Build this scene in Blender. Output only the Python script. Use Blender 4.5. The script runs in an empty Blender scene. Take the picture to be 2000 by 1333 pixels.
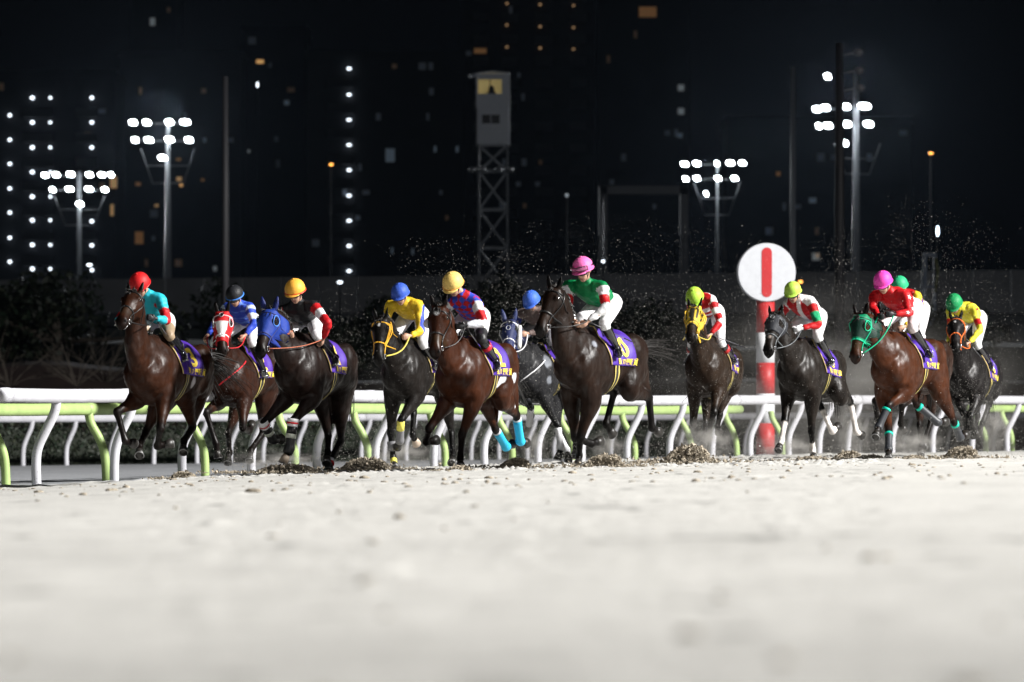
import bpy, math, random
import numpy as np
from mathutils import Vector, Matrix, noise as mnoise
from mathutils.bvhtree import BVHTree

scene = bpy.context.scene
COL = scene.collection
random.seed(7)
RNG = np.random.default_rng(11)

# ------------------------------------------------------------------ camera
FPX, YH, CAMZ = 10000.0, 862.0, 0.33        # focal length and eye line in photo pixels, eye height (m)
cam_d = bpy.data.cameras.new('camera')
cam = bpy.data.objects.new('camera', cam_d)
COL.objects.link(cam)
cam.location = (0, 0, CAMZ)
cam.rotation_euler = (math.pi / 2, 0, 0)
cam_d.sensor_width = 36
cam_d.lens = 180
cam_d.shift_y = (YH - 666.5) / 2000
cam_d.clip_start = 0.5
cam_d.clip_end = 5000
cam_d.dof.use_dof = True
cam_d.dof.focus_distance = 62
cam_d.dof.aperture_fstop = 3.2
scene.camera = cam

# ------------------------------------------------------------------ night sky
w = bpy.data.worlds.new('World')
scene.world = w
w.use_nodes = True
nt = w.node_tree
bg = nt.nodes['Background']
bg.inputs[0].default_value = (0.30, 0.36, 0.50, 1)
bg.inputs[1].default_value = 0.0018

# ------------------------------------------------------------------ spots out of frame: key floodlight, two added fills, added wall light
def lamp(name, loc, target, power, radius, col, cone, blend=0.5):
    d = bpy.data.lights.new(name, 'SPOT')
    d.energy = power
    d.shadow_soft_size = radius
    d.color = col
    d.spot_size = math.radians(cone)
    d.spot_blend = blend
    o = bpy.data.objects.new(name, d)
    COL.objects.link(o)
    o.location = loc
    o.rotation_euler = (Vector(target) - Vector(loc)).to_track_quat('-Z', 'Y').to_euler()
    return o
lamp('unseen_spot', (80, 42, 50), (0, 62, 0.5), 1.10e6, 4.0, (1.0, 0.98, 0.95), 85, 0.52)
lamp('unseen_spot', (34, -45, 36), (0, 55, 0.5), 0.035e6, 1.6, (0.98, 0.985, 1.0), 50, 0.6)  # added weak fill from the front right, no mast behind it
lamp('unseen_spot', (-60, -10, 36), (0, 66, 0.5), 0.010e6, 1.6, (0.9, 0.95, 1.0), 60, 0.6)  # added faint fill from the left, no mast behind it

lamp('unseen_spot', (70, 130, 25), (0, 268, 12), 0.34e5, 1.6, (0.9, 0.95, 1.0), 90, 0.8)  # added spot that lifts the dim background wall, tower and trees

vs = scene.view_settings
scene.display_settings.display_device = 'sRGB'
vs.view_transform = 'Standard'
vs.look = 'None'
vs.exposure = 0.0
vs.gamma = 1.0
scene.render.engine = 'CYCLES'
cy = scene.cycles
cy.max_bounces = 5
cy.diffuse_bounces = 2
cy.glossy_bounces = 3
cy.transmission_bounces = 3
cy.caustics_reflective = False
cy.caustics_refractive = False
cy.sample_clamp_indirect = 4
cy.use_denoising = True

# ------------------------------------------------------------------ helpers
def PX(px, py, Y):
    """world point at distance Y seen at photo pixel"""
    return Vector(((px - 1000) / FPX * Y, Y, CAMZ + (YH - py) / FPX * Y))

def interp(x, xs, ys):
    return np.interp(x, xs, ys)

RAIL_PX = [-400, 72, 491, 847, 1226, 1541, 1743, 1966, 2600]
RAIL_S = [185, 157, 142, 129, 113, 102, 96, 91, 80]
RAIL_H = [.60, .55, .48, .45, .41, .32, .27, .23, .2]
R2_PX = [-400, 0, 700, 1200, 1700, 2000, 2600]
R2_S = [90, 84, 78, 72, 65, 61, 54]
R2_H = [.62, .585, .51, .46, .33, .30, .28]
HX = [-14, -6, -5.2, -4.3, -2.2, .6, 4.5, 11]
HH = [.60, .55, .51, .45, .375, .315, .245, .22]

def ground_h(X, Y):
    """height of the sand (camera stands over z=0)"""
    X = np.asarray(X, float); Y = np.asarray(Y, float)
    px = 1000 + FPX * X / np.maximum(Y, .1)
    hr = interp(X, HX, HH)
    Y1 = FPX / interp(px, RAIL_PX, RAIL_S)
    Y2 = FPX / interp(px, R2_PX, R2_S)
    h1 = interp(px, RAIL_PX, RAIL_H)
    h2 = interp(px, R2_PX, R2_H)
    t = np.clip((Y - (Y1 - 11)) / 10, 0, 1); t = t * t * (3 - 2 * t)
    h = hr + (h1 - hr) * t
    t = np.clip((Y - Y1) / np.maximum(Y2 - Y1, 1), 0, 1); t = t * t * (3 - 2 * t)
    h = h + (h2 - h) * t
    t = np.clip((Y - Y2 - 6) / 40, 0, 1)
    h = h + (.45 - h) * t
    return CAMZ - h

def gh(X, Y):
    return float(ground_h(X, Y))

def mesh_obj(name, V, F, mat=None, parent=None, smooth=True, cols=None, mats=None, fmat=None):
    me = bpy.data.meshes.new(name)
    me.from_pydata([tuple(v) for v in V], [], [tuple(f) for f in F])
    return fin(name, me, mat, parent, smooth, cols, mats, fmat)

def fin(name, me, mat=None, parent=None, smooth=True, cols=None, mats=None, fmat=None):
    me.name = name
    me.materials.clear()
    for m in (mats or ([mat] if mat else [])):
        me.materials.append(m)
    if fmat is not None:
        me.polygons.foreach_set('material_index', np.asarray(fmat, dtype=np.int32))
    me.polygons.foreach_set('use_smooth', [bool(smooth)] * len(me.polygons))
    if cols is not None:
        a = me.color_attributes.new('Col', 'FLOAT_COLOR', 'POINT')
        c = np.ones((len(me.vertices), 4), dtype=np.float32)
        c[:, :cols.shape[1]] = cols
        a.data.foreach_set('color', c.ravel())
    me.update()
    o = bpy.data.objects.new(name, me)
    COL.objects.link(o)
    if parent:
        o.parent = parent
    return o

def empty(name, loc=(0, 0, 0), rz=0.0):
    o = bpy.data.objects.new(name, None)
    o.empty_display_size = .2
    COL.objects.link(o)
    o.location = loc
    o.rotation_euler = (0, 0, rz)
    return o

def tag(o, label, cat, group=None, kind=None):
    if label: o['label'] = label
    if cat: o['category'] = cat
    if group: o['group'] = group
    if kind: o['kind'] = kind
    return o

def copy_tree(o, parent=None):
    c = o.copy(); COL.objects.link(c); c.parent = parent
    for ch in list(o.children):
        copy_tree(ch, c)
    return c

class MB:
    def __init__(s): s.v = []; s.f = []
    def add(s, V, F):
        n = len(s.v)
        s.v.extend([tuple(map(float, p)) for p in V])
        s.f.extend([tuple(i + n for i in f) for f in F])
        return s
    def box(s, c, d, rz=0.0, rot=None):
        x, y, z = d[0] / 2, d[1] / 2, d[2] / 2
        P = [(-x, -y, -z), (x, -y, -z), (x, y, -z), (-x, y, -z), (-x, -y, z), (x, -y, z), (x, y, z), (-x, y, z)]
        M = rot if rot is not None else Matrix.Rotation(rz, 3, 'Z')
        P = [tuple(M @ Vector(p) + Vector(c)) for p in P]
        return s.add(P, [(3, 2, 1, 0), (4, 5, 6, 7), (0, 1, 5, 4), (1, 2, 6, 5), (2, 3, 7, 6), (3, 0, 4, 7)])
    def tube(s, pts, rad, n=10, side=(0, 1, 0), cr=0):
        V, F = tube(pts, rad, n, side, cr)
        return s.add(V, F)
    def ell(s, c, r, axes=None, nu=14, nv=9):
        V = []; F = []
        A = axes or (Vector((1, 0, 0)), Vector((0, 1, 0)), Vector((0, 0, 1)))
        c = Vector(c)
        V.append(c + A[2] * r[2])
        for j in range(1, nv):
            th = math.pi * j / nv
            for i in range(nu):
                ph = 2 * math.pi * i / nu
                V.append(c + A[0] * (r[0] * math.sin(th) * math.cos(ph)) + A[1] * (r[1] * math.sin(th) * math.sin(ph)) + A[2] * (r[2] * math.cos(th)))
        V.append(c - A[2] * r[2])
        for i in range(nu):
            F.append((0, 1 + i, 1 + (i + 1) % nu))
            for j in range(nv - 2):
                a = 1 + j * nu
                F.append((a + i, a + nu + i, a + nu + (i + 1) % nu, a + (i + 1) % nu))
            a = 1 + (nv - 2) * nu
            F.append((a + i, len(V) - 1, a + (i + 1) % nu))
        return s.add(V, F)
    def build(s, name, mat, parent=None, smooth=True, **k):
        return mesh_obj(name, s.v, s.f, mat, parent, smooth, **k)

def catmull(P, n):
    P = np.asarray(P, float)
    if len(P) < 3: return P
    Q = np.vstack([2 * P[0] - P[1], P, 2 * P[-1] - P[-2]])
    out = []
    for i in range(1, len(Q) - 2):
        p0, p1, p2, p3 = Q[i - 1], Q[i], Q[i + 1], Q[i + 2]
        for k in range(n):
            t = k / n
            out.append(.5 * ((2 * p1) + (-p0 + p2) * t + (2 * p0 - 5 * p1 + 4 * p2 - p3) * t * t + (-p0 + 3 * p1 - 3 * p2 + p3) * t ** 3))
    out.append(P[-1])
    return np.array(out)

def tube(pts, rad, n=10, side=(0, 1, 0), cr=0):
    P = np.array([tuple(p) for p in pts], float)
    R = np.array([(r, r) if np.isscalar(r) else r for r in rad], float)
    if cr:
        R = np.maximum(catmull(R, cr), .001); P = catmull(P, cr)
    m = len(P)
    V = []; F = []
    T = np.zeros_like(P)
    T[1:-1] = P[2:] - P[:-2]; T[0] = P[1] - P[0]; T[-1] = P[-1] - P[-2]
    T /= np.maximum(np.linalg.norm(T, axis=1), 1e-9)[:, None]
    sd = np.array(side, float)
    for i in range(m):
        a = sd - T[i] * T[i].dot(sd)
        if np.linalg.norm(a) < .15:
            a = np.cross(T[i], (1, 0, .3))
        a /= np.linalg.norm(a)
        sd = a
        b = np.cross(T[i], a)
        for k in range(n):
            th = 2 * math.pi * k / n
            V.append(P[i] + a * R[i, 0] * math.cos(th) + b * R[i, 1] * math.sin(th))
    for i in range(m - 1):
        for k in range(n):
            k2 = (k + 1) % n
            F.append((i * n + k, i * n + k2, (i + 1) * n + k2, (i + 1) * n + k))
    V.append(P[0]); V.append(P[-1])
    for k in range(n):
        F.append((m * n, (k + 1) % n, k))
        F.append((m * n + 1, (m - 1) * n + k, (m - 1) * n + (k + 1) % n))
    return V, F

def fuse(mb, voxel, it=4, fac=.5):
    """merge overlapping closed shapes into one continuous skin"""
    me = bpy.data.meshes.new('tmp'); me.from_pydata(mb.v, [], mb.f)
    o = bpy.data.objects.new('tmp', me); COL.objects.link(o)
    m = o.modifiers.new('r', 'REMESH'); m.mode = 'VOXEL'; m.voxel_size = voxel
    if it:
        s = o.modifiers.new('s', 'SMOOTH'); s.iterations = it; s.factor = fac
    dg = bpy.context.evaluated_depsgraph_get()
    dg.update()
    r = bpy.data.meshes.new_from_object(o.evaluated_get(dg))
    bpy.data.objects.remove(o); bpy.data.meshes.remove(me)
    return r

def mverts(me):
    a = np.empty(len(me.vertices) * 3); me.vertices.foreach_get('co', a)
    return a.reshape(-1, 3)

def segdist(P, a, b):
    a = np.asarray(a, float); b = np.asarray(b, float)
    d = b - a
    t = np.clip((P - a) @ d / max(d @ d, 1e-9), 0, 1)
    return np.linalg.norm(P - (a + t[:, None] * d), axis=1), t

# ---- materials
_M = {}
def mat(name, col=(.5, .5, .5), rough=.6, metal=0.0, vcol=False, var=0.0, vscale=8.0, bump=0.0, bscale=60.0, coat=0.0, spec=.5, emit=None, estr=0.0, sheen=0.0, col2=None, stretch=None, specks=0.0):
    if name in _M: return _M[name]
    m = bpy.data.materials.new(name); m.use_nodes = True
    nt = m.node_tree; N = nt.nodes; L = nt.links
    b = N['Principled BSDF']
    b.inputs['Roughness'].default_value = rough
    b.inputs['Metallic'].default_value = metal
    b.inputs['Specular IOR Level'].default_value = spec
    b.inputs['Coat Weight'].default_value = coat
    b.inputs['Coat Roughness'].default_value = .15
    b.inputs['Sheen Weight'].default_value = sheen
    tc = N.new('ShaderNodeTexCoord')
    src = tc.outputs['Object']
    if stretch:
        mp = N.new('ShaderNodeMapping'); mp.inputs['Scale'].default_value = stretch
        L.new(src, mp.inputs[0]); src = mp.outputs[0]
    base = None
    if vcol:
        a = N.new('ShaderNodeAttribute'); a.attribute_name = 'Col'
        base = a.outputs['Color']
    if var > 0:
        n = N.new('ShaderNodeTexNoise'); n.inputs['Scale'].default_value = vscale; n.inputs['Detail'].default_value = 6
        L.new(src, n.inputs['Vector'])
        r = N.new('ShaderNodeMapRange'); r.inputs[1].default_value = .3; r.inputs[2].default_value = .7
        r.inputs[3].default_value = 1 - var; r.inputs[4].default_value = 1 + var
        L.new(n.outputs['Fac'], r.inputs[0])
        mx = N.new('ShaderNodeMix'); mx.data_type = 'RGBA'; mx.blend_type = 'MULTIPLY'; mx.inputs[0].default_value = 1
        if base is not None: L.new(base, mx.inputs[6])
        else: mx.inputs[6].default_value = (*col, 1)
        L.new(r.outputs[0], mx.inputs[7])
        if col2 is not None:
            mx.blend_type = 'MIX'; mx.inputs[7].default_value = (*col2, 1)
            for l in list(mx.inputs[7].links): L.remove(l)
            r.inputs[3].default_value = 0; r.inputs[4].default_value = 1
            L.new(r.outputs[0], mx.inputs[0])
        base = mx.outputs[2]
    if specks:
        v = N.new('ShaderNodeTexVoronoi'); v.inputs['Scale'].default_value = 26; L.new(src, v.inputs['Vector'])
        vn = N.new('ShaderNodeTexNoise'); vn.inputs['Scale'].default_value = 1.3; L.new(src, vn.inputs['Vector'])
        th = N.new('ShaderNodeMath'); th.operation = 'MULTIPLY_ADD'; L.new(vn.outputs['Fac'], th.inputs[0]); th.inputs[1].default_value = .5; th.inputs[2].default_value = -.12
        lt = N.new('ShaderNodeMath'); lt.operation = 'LESS_THAN'; L.new(v.outputs['Distance'], lt.inputs[0]); L.new(th.outputs[0], lt.inputs[1])
        ml = N.new('ShaderNodeMath'); ml.operation = 'MULTIPLY'; L.new(lt.outputs[0], ml.inputs[0]); ml.inputs[1].default_value = specks
        mx2 = N.new('ShaderNodeMix'); mx2.data_type = 'RGBA'; mx2.inputs[7].default_value = (.10, .09, .08, 1)
        L.new(ml.outputs[0], mx2.inputs[0])
        if base is not None: L.new(base, mx2.inputs[6])
        else: mx2.inputs[6].default_value = (*col, 1)
        base = mx2.outputs[2]
    if base is not None: L.new(base, b.inputs['Base Color'])
    else: b.inputs['Base Color'].default_value = (*col, 1)
    if bump > 0:
        n = N.new('ShaderNodeTexNoise'); n.inputs['Scale'].default_value = bscale; n.inputs['Detail'].default_value = 5
        L.new(src, n.inputs['Vector'])
        bp = N.new('ShaderNodeBump'); bp.inputs['Strength'].default_value = bump; bp.inputs['Distance'].default_value = .02
        L.new(n.outputs['Fac'], bp.inputs['Height']); L.new(bp.outputs[0], b.inputs['Normal'])
    if emit:
        b.inputs['Emission Color'].default_value = (*emit, 1)
        b.inputs['Emission Strength'].default_value = estr
    _M[name] = m
    return m

def vnoise(x, y, seed=0):
    """smooth value noise on arrays"""
    xi = np.floor(x).astype(np.int64); yi = np.floor(y).astype(np.int64)
    fx = x - xi; fy = y - yi
    fx = fx * fx * (3 - 2 * fx); fy = fy * fy * (3 - 2 * fy)
    def h(a, b):
        n = (a * 374761393 + b * 668265263 + seed * 1274126177) & 0xffffffff
        n = ((n ^ (n >> 13)) * 1274126177) & 0xffffffff
        return ((n ^ (n >> 16)) & 0xffff) / 65535.0
    return (h(xi, yi) * (1 - fx) + h(xi + 1, yi) * fx) * (1 - fy) + (h(xi, yi + 1) * (1 - fx) + h(xi + 1, yi + 1) * fx) * fy
# ================================================================== GROUND
def build_ground():
    th = np.concatenate([-np.linspace(1.35, .16, 16), np.linspace(-.15, -.072, 24)[:-1], np.linspace(-.072, .072, 300), np.linspace(.072, .15, 24)[1:], np.linspace(.16, 1.35, 16)])
    tn = np.where(np.abs(th) > .15, np.tan(np.clip(th, -1.35, 1.35)), th)
    Ys = [1.5]
    while Ys[-1] < 3500:
        y = Ys[-1]
        if y < 12: d = .06
        elif y < 50: d = .08
        elif y < 78: d = .055
        elif y < 130: d = .16
        else: d = y * .03
        Ys.append(y + d)
    Ys = np.array(Ys)
    Yg, Tg = np.meshgrid(Ys, tn, indexing='ij')
    X = Yg * Tg
    Z = ground_h(X, Yg)
    px = 1000 + FPX * Tg
    Y1 = FPX / interp(px, RAIL_PX, RAIL_S); Y2 = FPX / interp(px, R2_PX, R2_S)
    # raked, galloped-over sand: low ripples, hoof prints and clods
    b = (vnoise(X * 9, Yg * 4, 1) - .5) * .006 + (vnoise(X * 22, Yg * 9, 2) - .5) * .006 + (vnoise(X * .5, Yg * .9, 3) - .5) * .008
    pr = vnoise(X * 3.1, Yg * 1.5, 5)
    b += np.where(pr > .86, (pr - .86) * .10, 0)
    b -= np.where(pr < .10, (.10 - pr) * .14, 0)
    c2 = vnoise(X * 14, Yg * 6, 8)
    churn = np.clip((Yg - 54) / 6, 0, 1) * np.clip((Y1 + 2 - Yg) / 2, 0, 1)
    b += churn * np.where(c2 > .75, (c2 - .75) * .16, 0)
    fade = np.clip((Y2 - Yg) / 3, 0, 1)
    near = np.clip(Yg / 16, .22, 1)
    Z = Z + b * fade * near
    V = np.stack([X, Yg, Z], -1).reshape(-1, 3)
    nr, nc = X.shape
    idx = np.arange(nr * nc).reshape(nr, nc)
    Fq = np.stack([idx[:-1, :-1], idx[:-1, 1:], idx[1:, 1:], idx[1:, :-1]], -1).reshape(-1, 4)
    me = bpy.data.meshes.new('ground')
    me.vertices.add(len(V)); me.vertices.foreach_set('co', V.ravel())
    me.loops.add(len(Fq) * 4); me.loops.foreach_set('vertex_index', Fq.ravel().astype(np.int32))
    me.polygons.add(len(Fq)); me.polygons.foreach_set('loop_start', np.arange(0, len(Fq) * 4, 4, dtype=np.int32))
    me.update(calc_edges=True)
    sand = np.array([.62, .61, .58]); grey = np.array([.34, .35, .37]); dark = np.array([.035, .04, .035])
    n1 = vnoise(X * 1.7, Yg * .25, 9)[..., None]
    s = sand * (.95 + .10 * n1) * (.93 + .13 * vnoise(X * .25, Yg * .8, 19)[..., None])
    wet = np.clip((vnoise(X * 5.3, Yg * 2.1, 15) - .86) * 9, 0, 1)[..., None]
    s = s * (1 - .55 * wet)
    c = s
    t = np.clip((Yg - Y1 + 1.0) / .8, 0, 1)[..., None]
    c = c * (1 - t) + grey * (.9 + .2 * n1) * t
    t = np.clip((Yg - Y2 - .3) / .5, 0, 1)[..., None]
    c = c * (1 - t) + dark * t
    m = bpy.data.materials.new('sand'); m.use_nodes = True
    N = m.node_tree.nodes; L = m.node_tree.links; bs = N['Principled BSDF']
    bs.inputs['Roughness'].default_value = .95; bs.inputs['Specular IOR Level'].default_value = .15
    a = N.new('ShaderNodeAttribute'); a.attribute_name = 'Col'
    tc = N.new('ShaderNodeTexCoord')
    n = N.new('ShaderNodeTexNoise'); n.inputs['Scale'].default_value = 45; n.inputs['Detail'].default_value = 6; n.inputs['Roughness'].default_value = .7
    L.new(tc.outputs['Object'], n.inputs['Vector'])
    r = N.new('ShaderNodeMapRange'); r.inputs[1].default_value = .3; r.inputs[2].default_value = .7; r.inputs[3].default_value = .62; r.inputs[4].default_value = 1.14
    L.new(n.outputs['Fac'], r.inputs[0])
    n2 = N.new('ShaderNodeTexNoise'); n2.inputs['Scale'].default_value = 2.2; n2.inputs['Detail'].default_value = 3
    L.new(tc.outputs['Object'], n2.inputs['Vector'])
    r2 = N.new('ShaderNodeMapRange'); r2.inputs[1].default_value = .35; r2.inputs[2].default_value = .65; r2.inputs[3].default_value = .9; r2.inputs[4].default_value = 1.05
    L.new(n2.outputs['Fac'], r2.inputs[0])
    mu = N.new('ShaderNodeMath'); mu.operation = 'MULTIPLY'; L.new(r.outputs[0], mu.inputs[0]); L.new(r2.outputs[0], mu.inputs[1])
    mx = N.new('ShaderNodeMix'); mx.data_type = 'RGBA'; mx.blend_type = 'MULTIPLY'; mx.inputs[0].default_value = 1
    L.new(a.outputs['Color'], mx.inputs[6]); L.new(mu.outputs[0], mx.inputs[7]); L.new(mx.outputs[2], bs.inputs['Base Color'])
    bp = N.new('ShaderNodeBump'); bp.inputs['Strength'].default_value = .5; bp.inputs['Distance'].default_value = .01
    L.new(n.outputs['Fac'], bp.inputs['Height']); L.new(bp.outputs[0], bs.inputs['Normal'])
    o = fin('ground', me, m, cols=c.reshape(-1, 3))
    tag(o, 'pale raked sand race track churned by hooves, grey service track behind the rail', None, kind='structure')
build_ground()

# ================================================================== RAILS
M_white = mat('white_rail_paint', (.53, .53, .57), rough=.5, var=.10, vscale=3, specks=.8)
M_lime = mat('lime_rail_paint', (.35, .48, .17), rough=.5, var=.1, vscale=3, specks=.6)
M_foot = mat('dark_rubber', (.02, .02, .02), rough=.7)

def rail_pt(px, PXs, S):
    s = float(interp(px, PXs, S)); Y = FPX / s
    return (px - 1000) / FPX * Y, Y

def running_rail(name, label, posts, PXs, S, H, off, z_top, thick, over, post_r, m, pxa, pxb, step, lean=0.0):
    root = empty(name, (*rail_pt(posts[0], PXs, S), gh(*rail_pt(posts[0], PXs, S))))
    tag(root, label, 'rail')
    ox, oy, oz = root.location
    def line(px):
        X, Y = rail_pt(px, PXs, S)
        return X + off, Y + off * .5
    # rail bodies, in sections with small sleeves
    pts = []
    px = pxa
    while px <= pxb:
        X, Y = line(px)
        s = FPX / Y
        h = float(interp(px, PXs, H))
        pts.append((X + over - ox, Y - oy, CAMZ - h + z_top - thick / 2 - oz))
        px += step
    mb = MB(); mb.tube(pts, [(thick * .45, thick / 2)] * len(pts), 14, side=(1, 0, 0), cr=3)
    mb.build('rail_tube', m, root)
    for k in range(2, len(pts) - 1, 4):
        a = Vector(pts[k]); b = Vector(pts[k + 1]); d = (b - a).normalized()
        sl = MB(); sl.tube([a - d * .12, a + d * .12], [(thick * .47, thick / 2 + .006)] * 2, 14, side=(1, 0, 0)); sl.build('joint_sleeve', m, root)
    for px in posts:
        X, Y = line(px)
        z0 = gh(X, Y) - .05
        h = float(interp(px, PXs, H))
        zt = CAMZ - h + z_top - thick * .7
        H_ = zt - z0
        j = random.uniform(-.015, .015)
        P = [(X, Y, z0), (X + j, Y, z0 + H_ * .28), (X + over * .10 + j, Y, z0 + H_ * .46), (X + over * .42, Y, z0 + H_ * .64), (X + over * .86, Y, z0 + H_ * .84), (X + over, Y, zt)]
        P = [(p[0] - ox, p[1] - oy, p[2] - oz) for p in P]
        pm = MB(); pm.tube(P, [post_r] * 6, 12, side=(0, 1, 0), cr=4)
        pm.build('post', m, root)
    return root

posts1 = [-80, 72, 223, 357, 491, 619, 735, 847, 947, 1051, 1138, 1226, 1308, 1390, 1466, 1541, 1600, 1655, 1743, 1822, 1898, 1968, 2035]
running_rail('running_rail', 'white inner running rail on curved white posts just behind the galloping horses', posts1, RAIL_PX, RAIL_S, RAIL_H, 0, 1.20, .178, .25, .060, M_white, -150, 2150, 60)
# lime rail, set just inside the white one, in two stretches
LS = [s * .965 for s in RAIL_S]
running_rail('lime_rail', 'lime green lower rail running behind the white rail on the left and centre', [-70, 12, 208, 401, 575, 721, 869, 1000, 1120, 1240, 1352, 1440, 1529], RAIL_PX, LS, RAIL_H, 0, 1.035, .165, -.24, .058, M_lime, -150, 1510, 60)
running_rail('lime_rail', 'short stretch of lime green rail behind the white rail at the far right', [1925, 1977, 2040], RAIL_PX, LS, RAIL_H, 0, 1.035, .165, -.24, .058, M_lime, 1915, 2100, 45)
posts2 = [-40, 45, 130, 215, 300, 385, 450, 514, 580, 643, 706, 750, 794, 857, 920, 975, 1030, 1083, 1138, 1193, 1262, 1328, 1391, 1454, 1526, 1598, 1680, 1765, 1850, 1940, 2030]
running_rail('far_rail', 'thinner white far rail on white posts in front of the low hedge', posts2, R2_PX, R2_S, R2_H, 0, 1.20, .185, .22, .058, M_white, -150, 2150, 60)

# green post cover at the far left edge behind the rail
gp = MB(); X, Y = rail_pt(6, R2_PX, R2_S); gp.box((0, 0, .62), (.26, .26, 1.25)); gp.box((0, 0, 1.27), (.30, .30, .05))
gpo = gp.build('marker_box', mat('green_sheet', (.03, .10, .075), .5), None, smooth=False); gpo.location = (X - .25, Y - 1.5, gh(X, Y))
tag(gpo, 'dull green square post box standing behind the rails at the left edge', 'post')

# ================================================================== FINISH MARKER
def finish_marker():
    Y = FPX / 97.0
    X = (1495 - 1000) / FPX * Y
    g = gh(X, Y)
    root = empty('distance_marker', (X, Y, g))
    tag(root, 'tall red and white banded pole topped by a white disc with a red bar', 'marker')
    r = 18 / 97.0
    def zz(py): return CAMZ + (YH - py) / FPX * Y - g
    ys = [888, 827, 769.5, 709, 650, 585]
    red = mat('marker_red', (.42, .010, .014), .5, var=.08, specks=.3); wh = mat('marker_white', (.74, .75, .78), .5, var=.04, specks=.3)
    mb = MB(); mb.tube([(0, 0, -.1), (0, 0, zz(888))], [r * 1.0] * 2, 24); mb.build('pole_foot', wh, root)
    for i in range(5):
        mb = MB(); mb.tube([(0, 0, zz(ys[i])), (0, 0, zz(ys[i + 1]))], [r] * 2, 28)
        o = mb.build('pole_band', red if i % 2 == 0 else wh, root)
    # disc: thick round board
    R = 57 / 97.0; zc = zz(533)
    ang = math.radians(6)
    n = 72
    def disc(name, R, y0, y1, m, bev=.012):
        V = []; F = []
        prof = [(0, y0), (R - bev, y0), (R, y0 + bev), (R, y1 - bev), (R - bev, y1), (0, y1)]
        for (rr, yy) in prof[1:-1]:
            for k in range(n):
                a = 2 * math.pi * k / n
                V.append((rr * math.cos(a), yy, rr * math.sin(a)))
        m_ = len(prof) - 2
        V += [(0, y0, 0), (0, y1, 0)]
        for i in range(m_ - 1):
            for k in range(n):
                F.append((i * n + k, i * n + (k + 1) % n, (i + 1) * n + (k + 1) % n, (i + 1) * n + k))
        for k in range(n):
            F.append((m_ * n, (k + 1) % n, k)); F.append((m_ * n + 1, (m_ - 1) * n + k, (m_ - 1) * n + (k + 1) % n))
        o = mesh_obj(name, V, F, m, root, smooth=False); o.location = (0, -.05, zc); o.rotation_euler = (0, 0, ang)
        return o
    d = disc('disc', R, -.16, 0.02, mat('disc_white', (.50, .515, .55), .5, var=.04, specks=.25))
    # red rounded bar on the face
    V = []; bw, bh = .105, .50
    for k in range(40):
        a = 2 * math.pi * k / 40
        V.append((bw * math.cos(a), -.168, (bh - bw) * (1 if math.sin(a) >= 0 else -1) + bw * math.sin(a)))
    V += [(v[0], -.155, v[2]) for v in V]
    F = [tuple(range(39, -1, -1))] + [(k, (k + 1) % 40, 40 + (k + 1) % 40, 40 + k) for k in range(40)]
    o = mesh_obj('red_bar', V, F, red, d, smooth=False)
finish_marker()

# ================================================================== HEDGE AND PLANTING
def leaf_cloud(name, pts, size, mat_, parent=None, seed=1, flat=.5):
    """many small leaf blades at pts"""
    r = np.random.default_rng(seed)
    n = len(pts)
    d1 = r.normal(size=(n, 3)); d1 /= np.linalg.norm(d1, axis=1)[:, None]
    d2 = r.normal(size=(n, 3)); d2 -= d1 * (d1 * d2).sum(1)[:, None]; d2 /= np.linalg.norm(d2, axis=1)[:, None]
    L = size * r.uniform(.6, 1.4, n)[:, None]
    a = pts - d1 * L; c = pts + d1 * L; b = pts + d2 * L * flat; e = pts - d2 * L * flat
    V = np.stack([a, b, c, e], 1).reshape(-1, 3)
    F = np.arange(n * 4).reshape(n, 4)
    col = r.uniform(.55, 1.5, n)
    base = np.array([.012, .021, .010]) * np.repeat(col, 4)[:, None]
    base[:, 0] *= np.repeat(r.uniform(.7, 1.5, n), 4)
    return mesh_obj(name, V, F, mat_, parent, smooth=False, cols=base)
M_leaf = mat('leaf', vcol=True, rough=.6)
def hedge():
    pts = []
    r = np.random.default_rng(5)
    core = MB(); V = []; F = []
    n = 60
    for i in range(n + 1):
        px = -160 + i * (2320 / n)
        s = float(interp(px, R2_PX, R2_S)) * .975
        Y = FPX / s; X = (px - 1000) / FPX * Y; g = gh(X, Y)
        h = .98 + .12 * math.sin(i * 1.7) * math.sin(i * .6)
        for (dy, dz) in ((0, -.05), (0, h * .8), (.15, h * .92), (.8, h * .92), (.95, -.05)):
            V.append((X, Y + dy + .15, g + dz))
    for i in range(n):
        for k in range(4):
            F.append((i * 5 + k, i * 5 + k + 1, (i + 1) * 5 + k + 1, (i + 1) * 5 + k))
    N = 26000
    px = r.uniform(-150, 2150, N)
    s = interp(px, R2_PX, R2_S) * .975
    Y = FPX / s
    X = (px - 1000) / FPX * Y
    g = ground_h(X, Y)
    q = r.random(N)
    hh = .98 + .14 * np.sin(px * .05) * np.sin(px * .017) + .08 * vnoise(px * .09, px * 0, 3)
    z = np.where(q < .75, r.random(N) * hh, hh + r.normal(0, .03, N))
    y = np.where(q < .75, r.normal(.03, .07, N), r.random(N) * .9)
    pts = np.stack([X, Y + y + .1, g + z], 1)
    root = empty('hedge', (0, 120, 0)); tag(root, 'low clipped dark green hedge behind the far white rail', 'hedge')
    o = leaf_cloud('foliage', pts - np.array([0, 120, 0]), .055, M_leaf, root, 5)
    c = mesh_obj('twig_core', np.array(V) - np.array([0, 120, 0]), F, mat('hedge_core', (.012, .016, .010), .9), root)
hedge()

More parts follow.
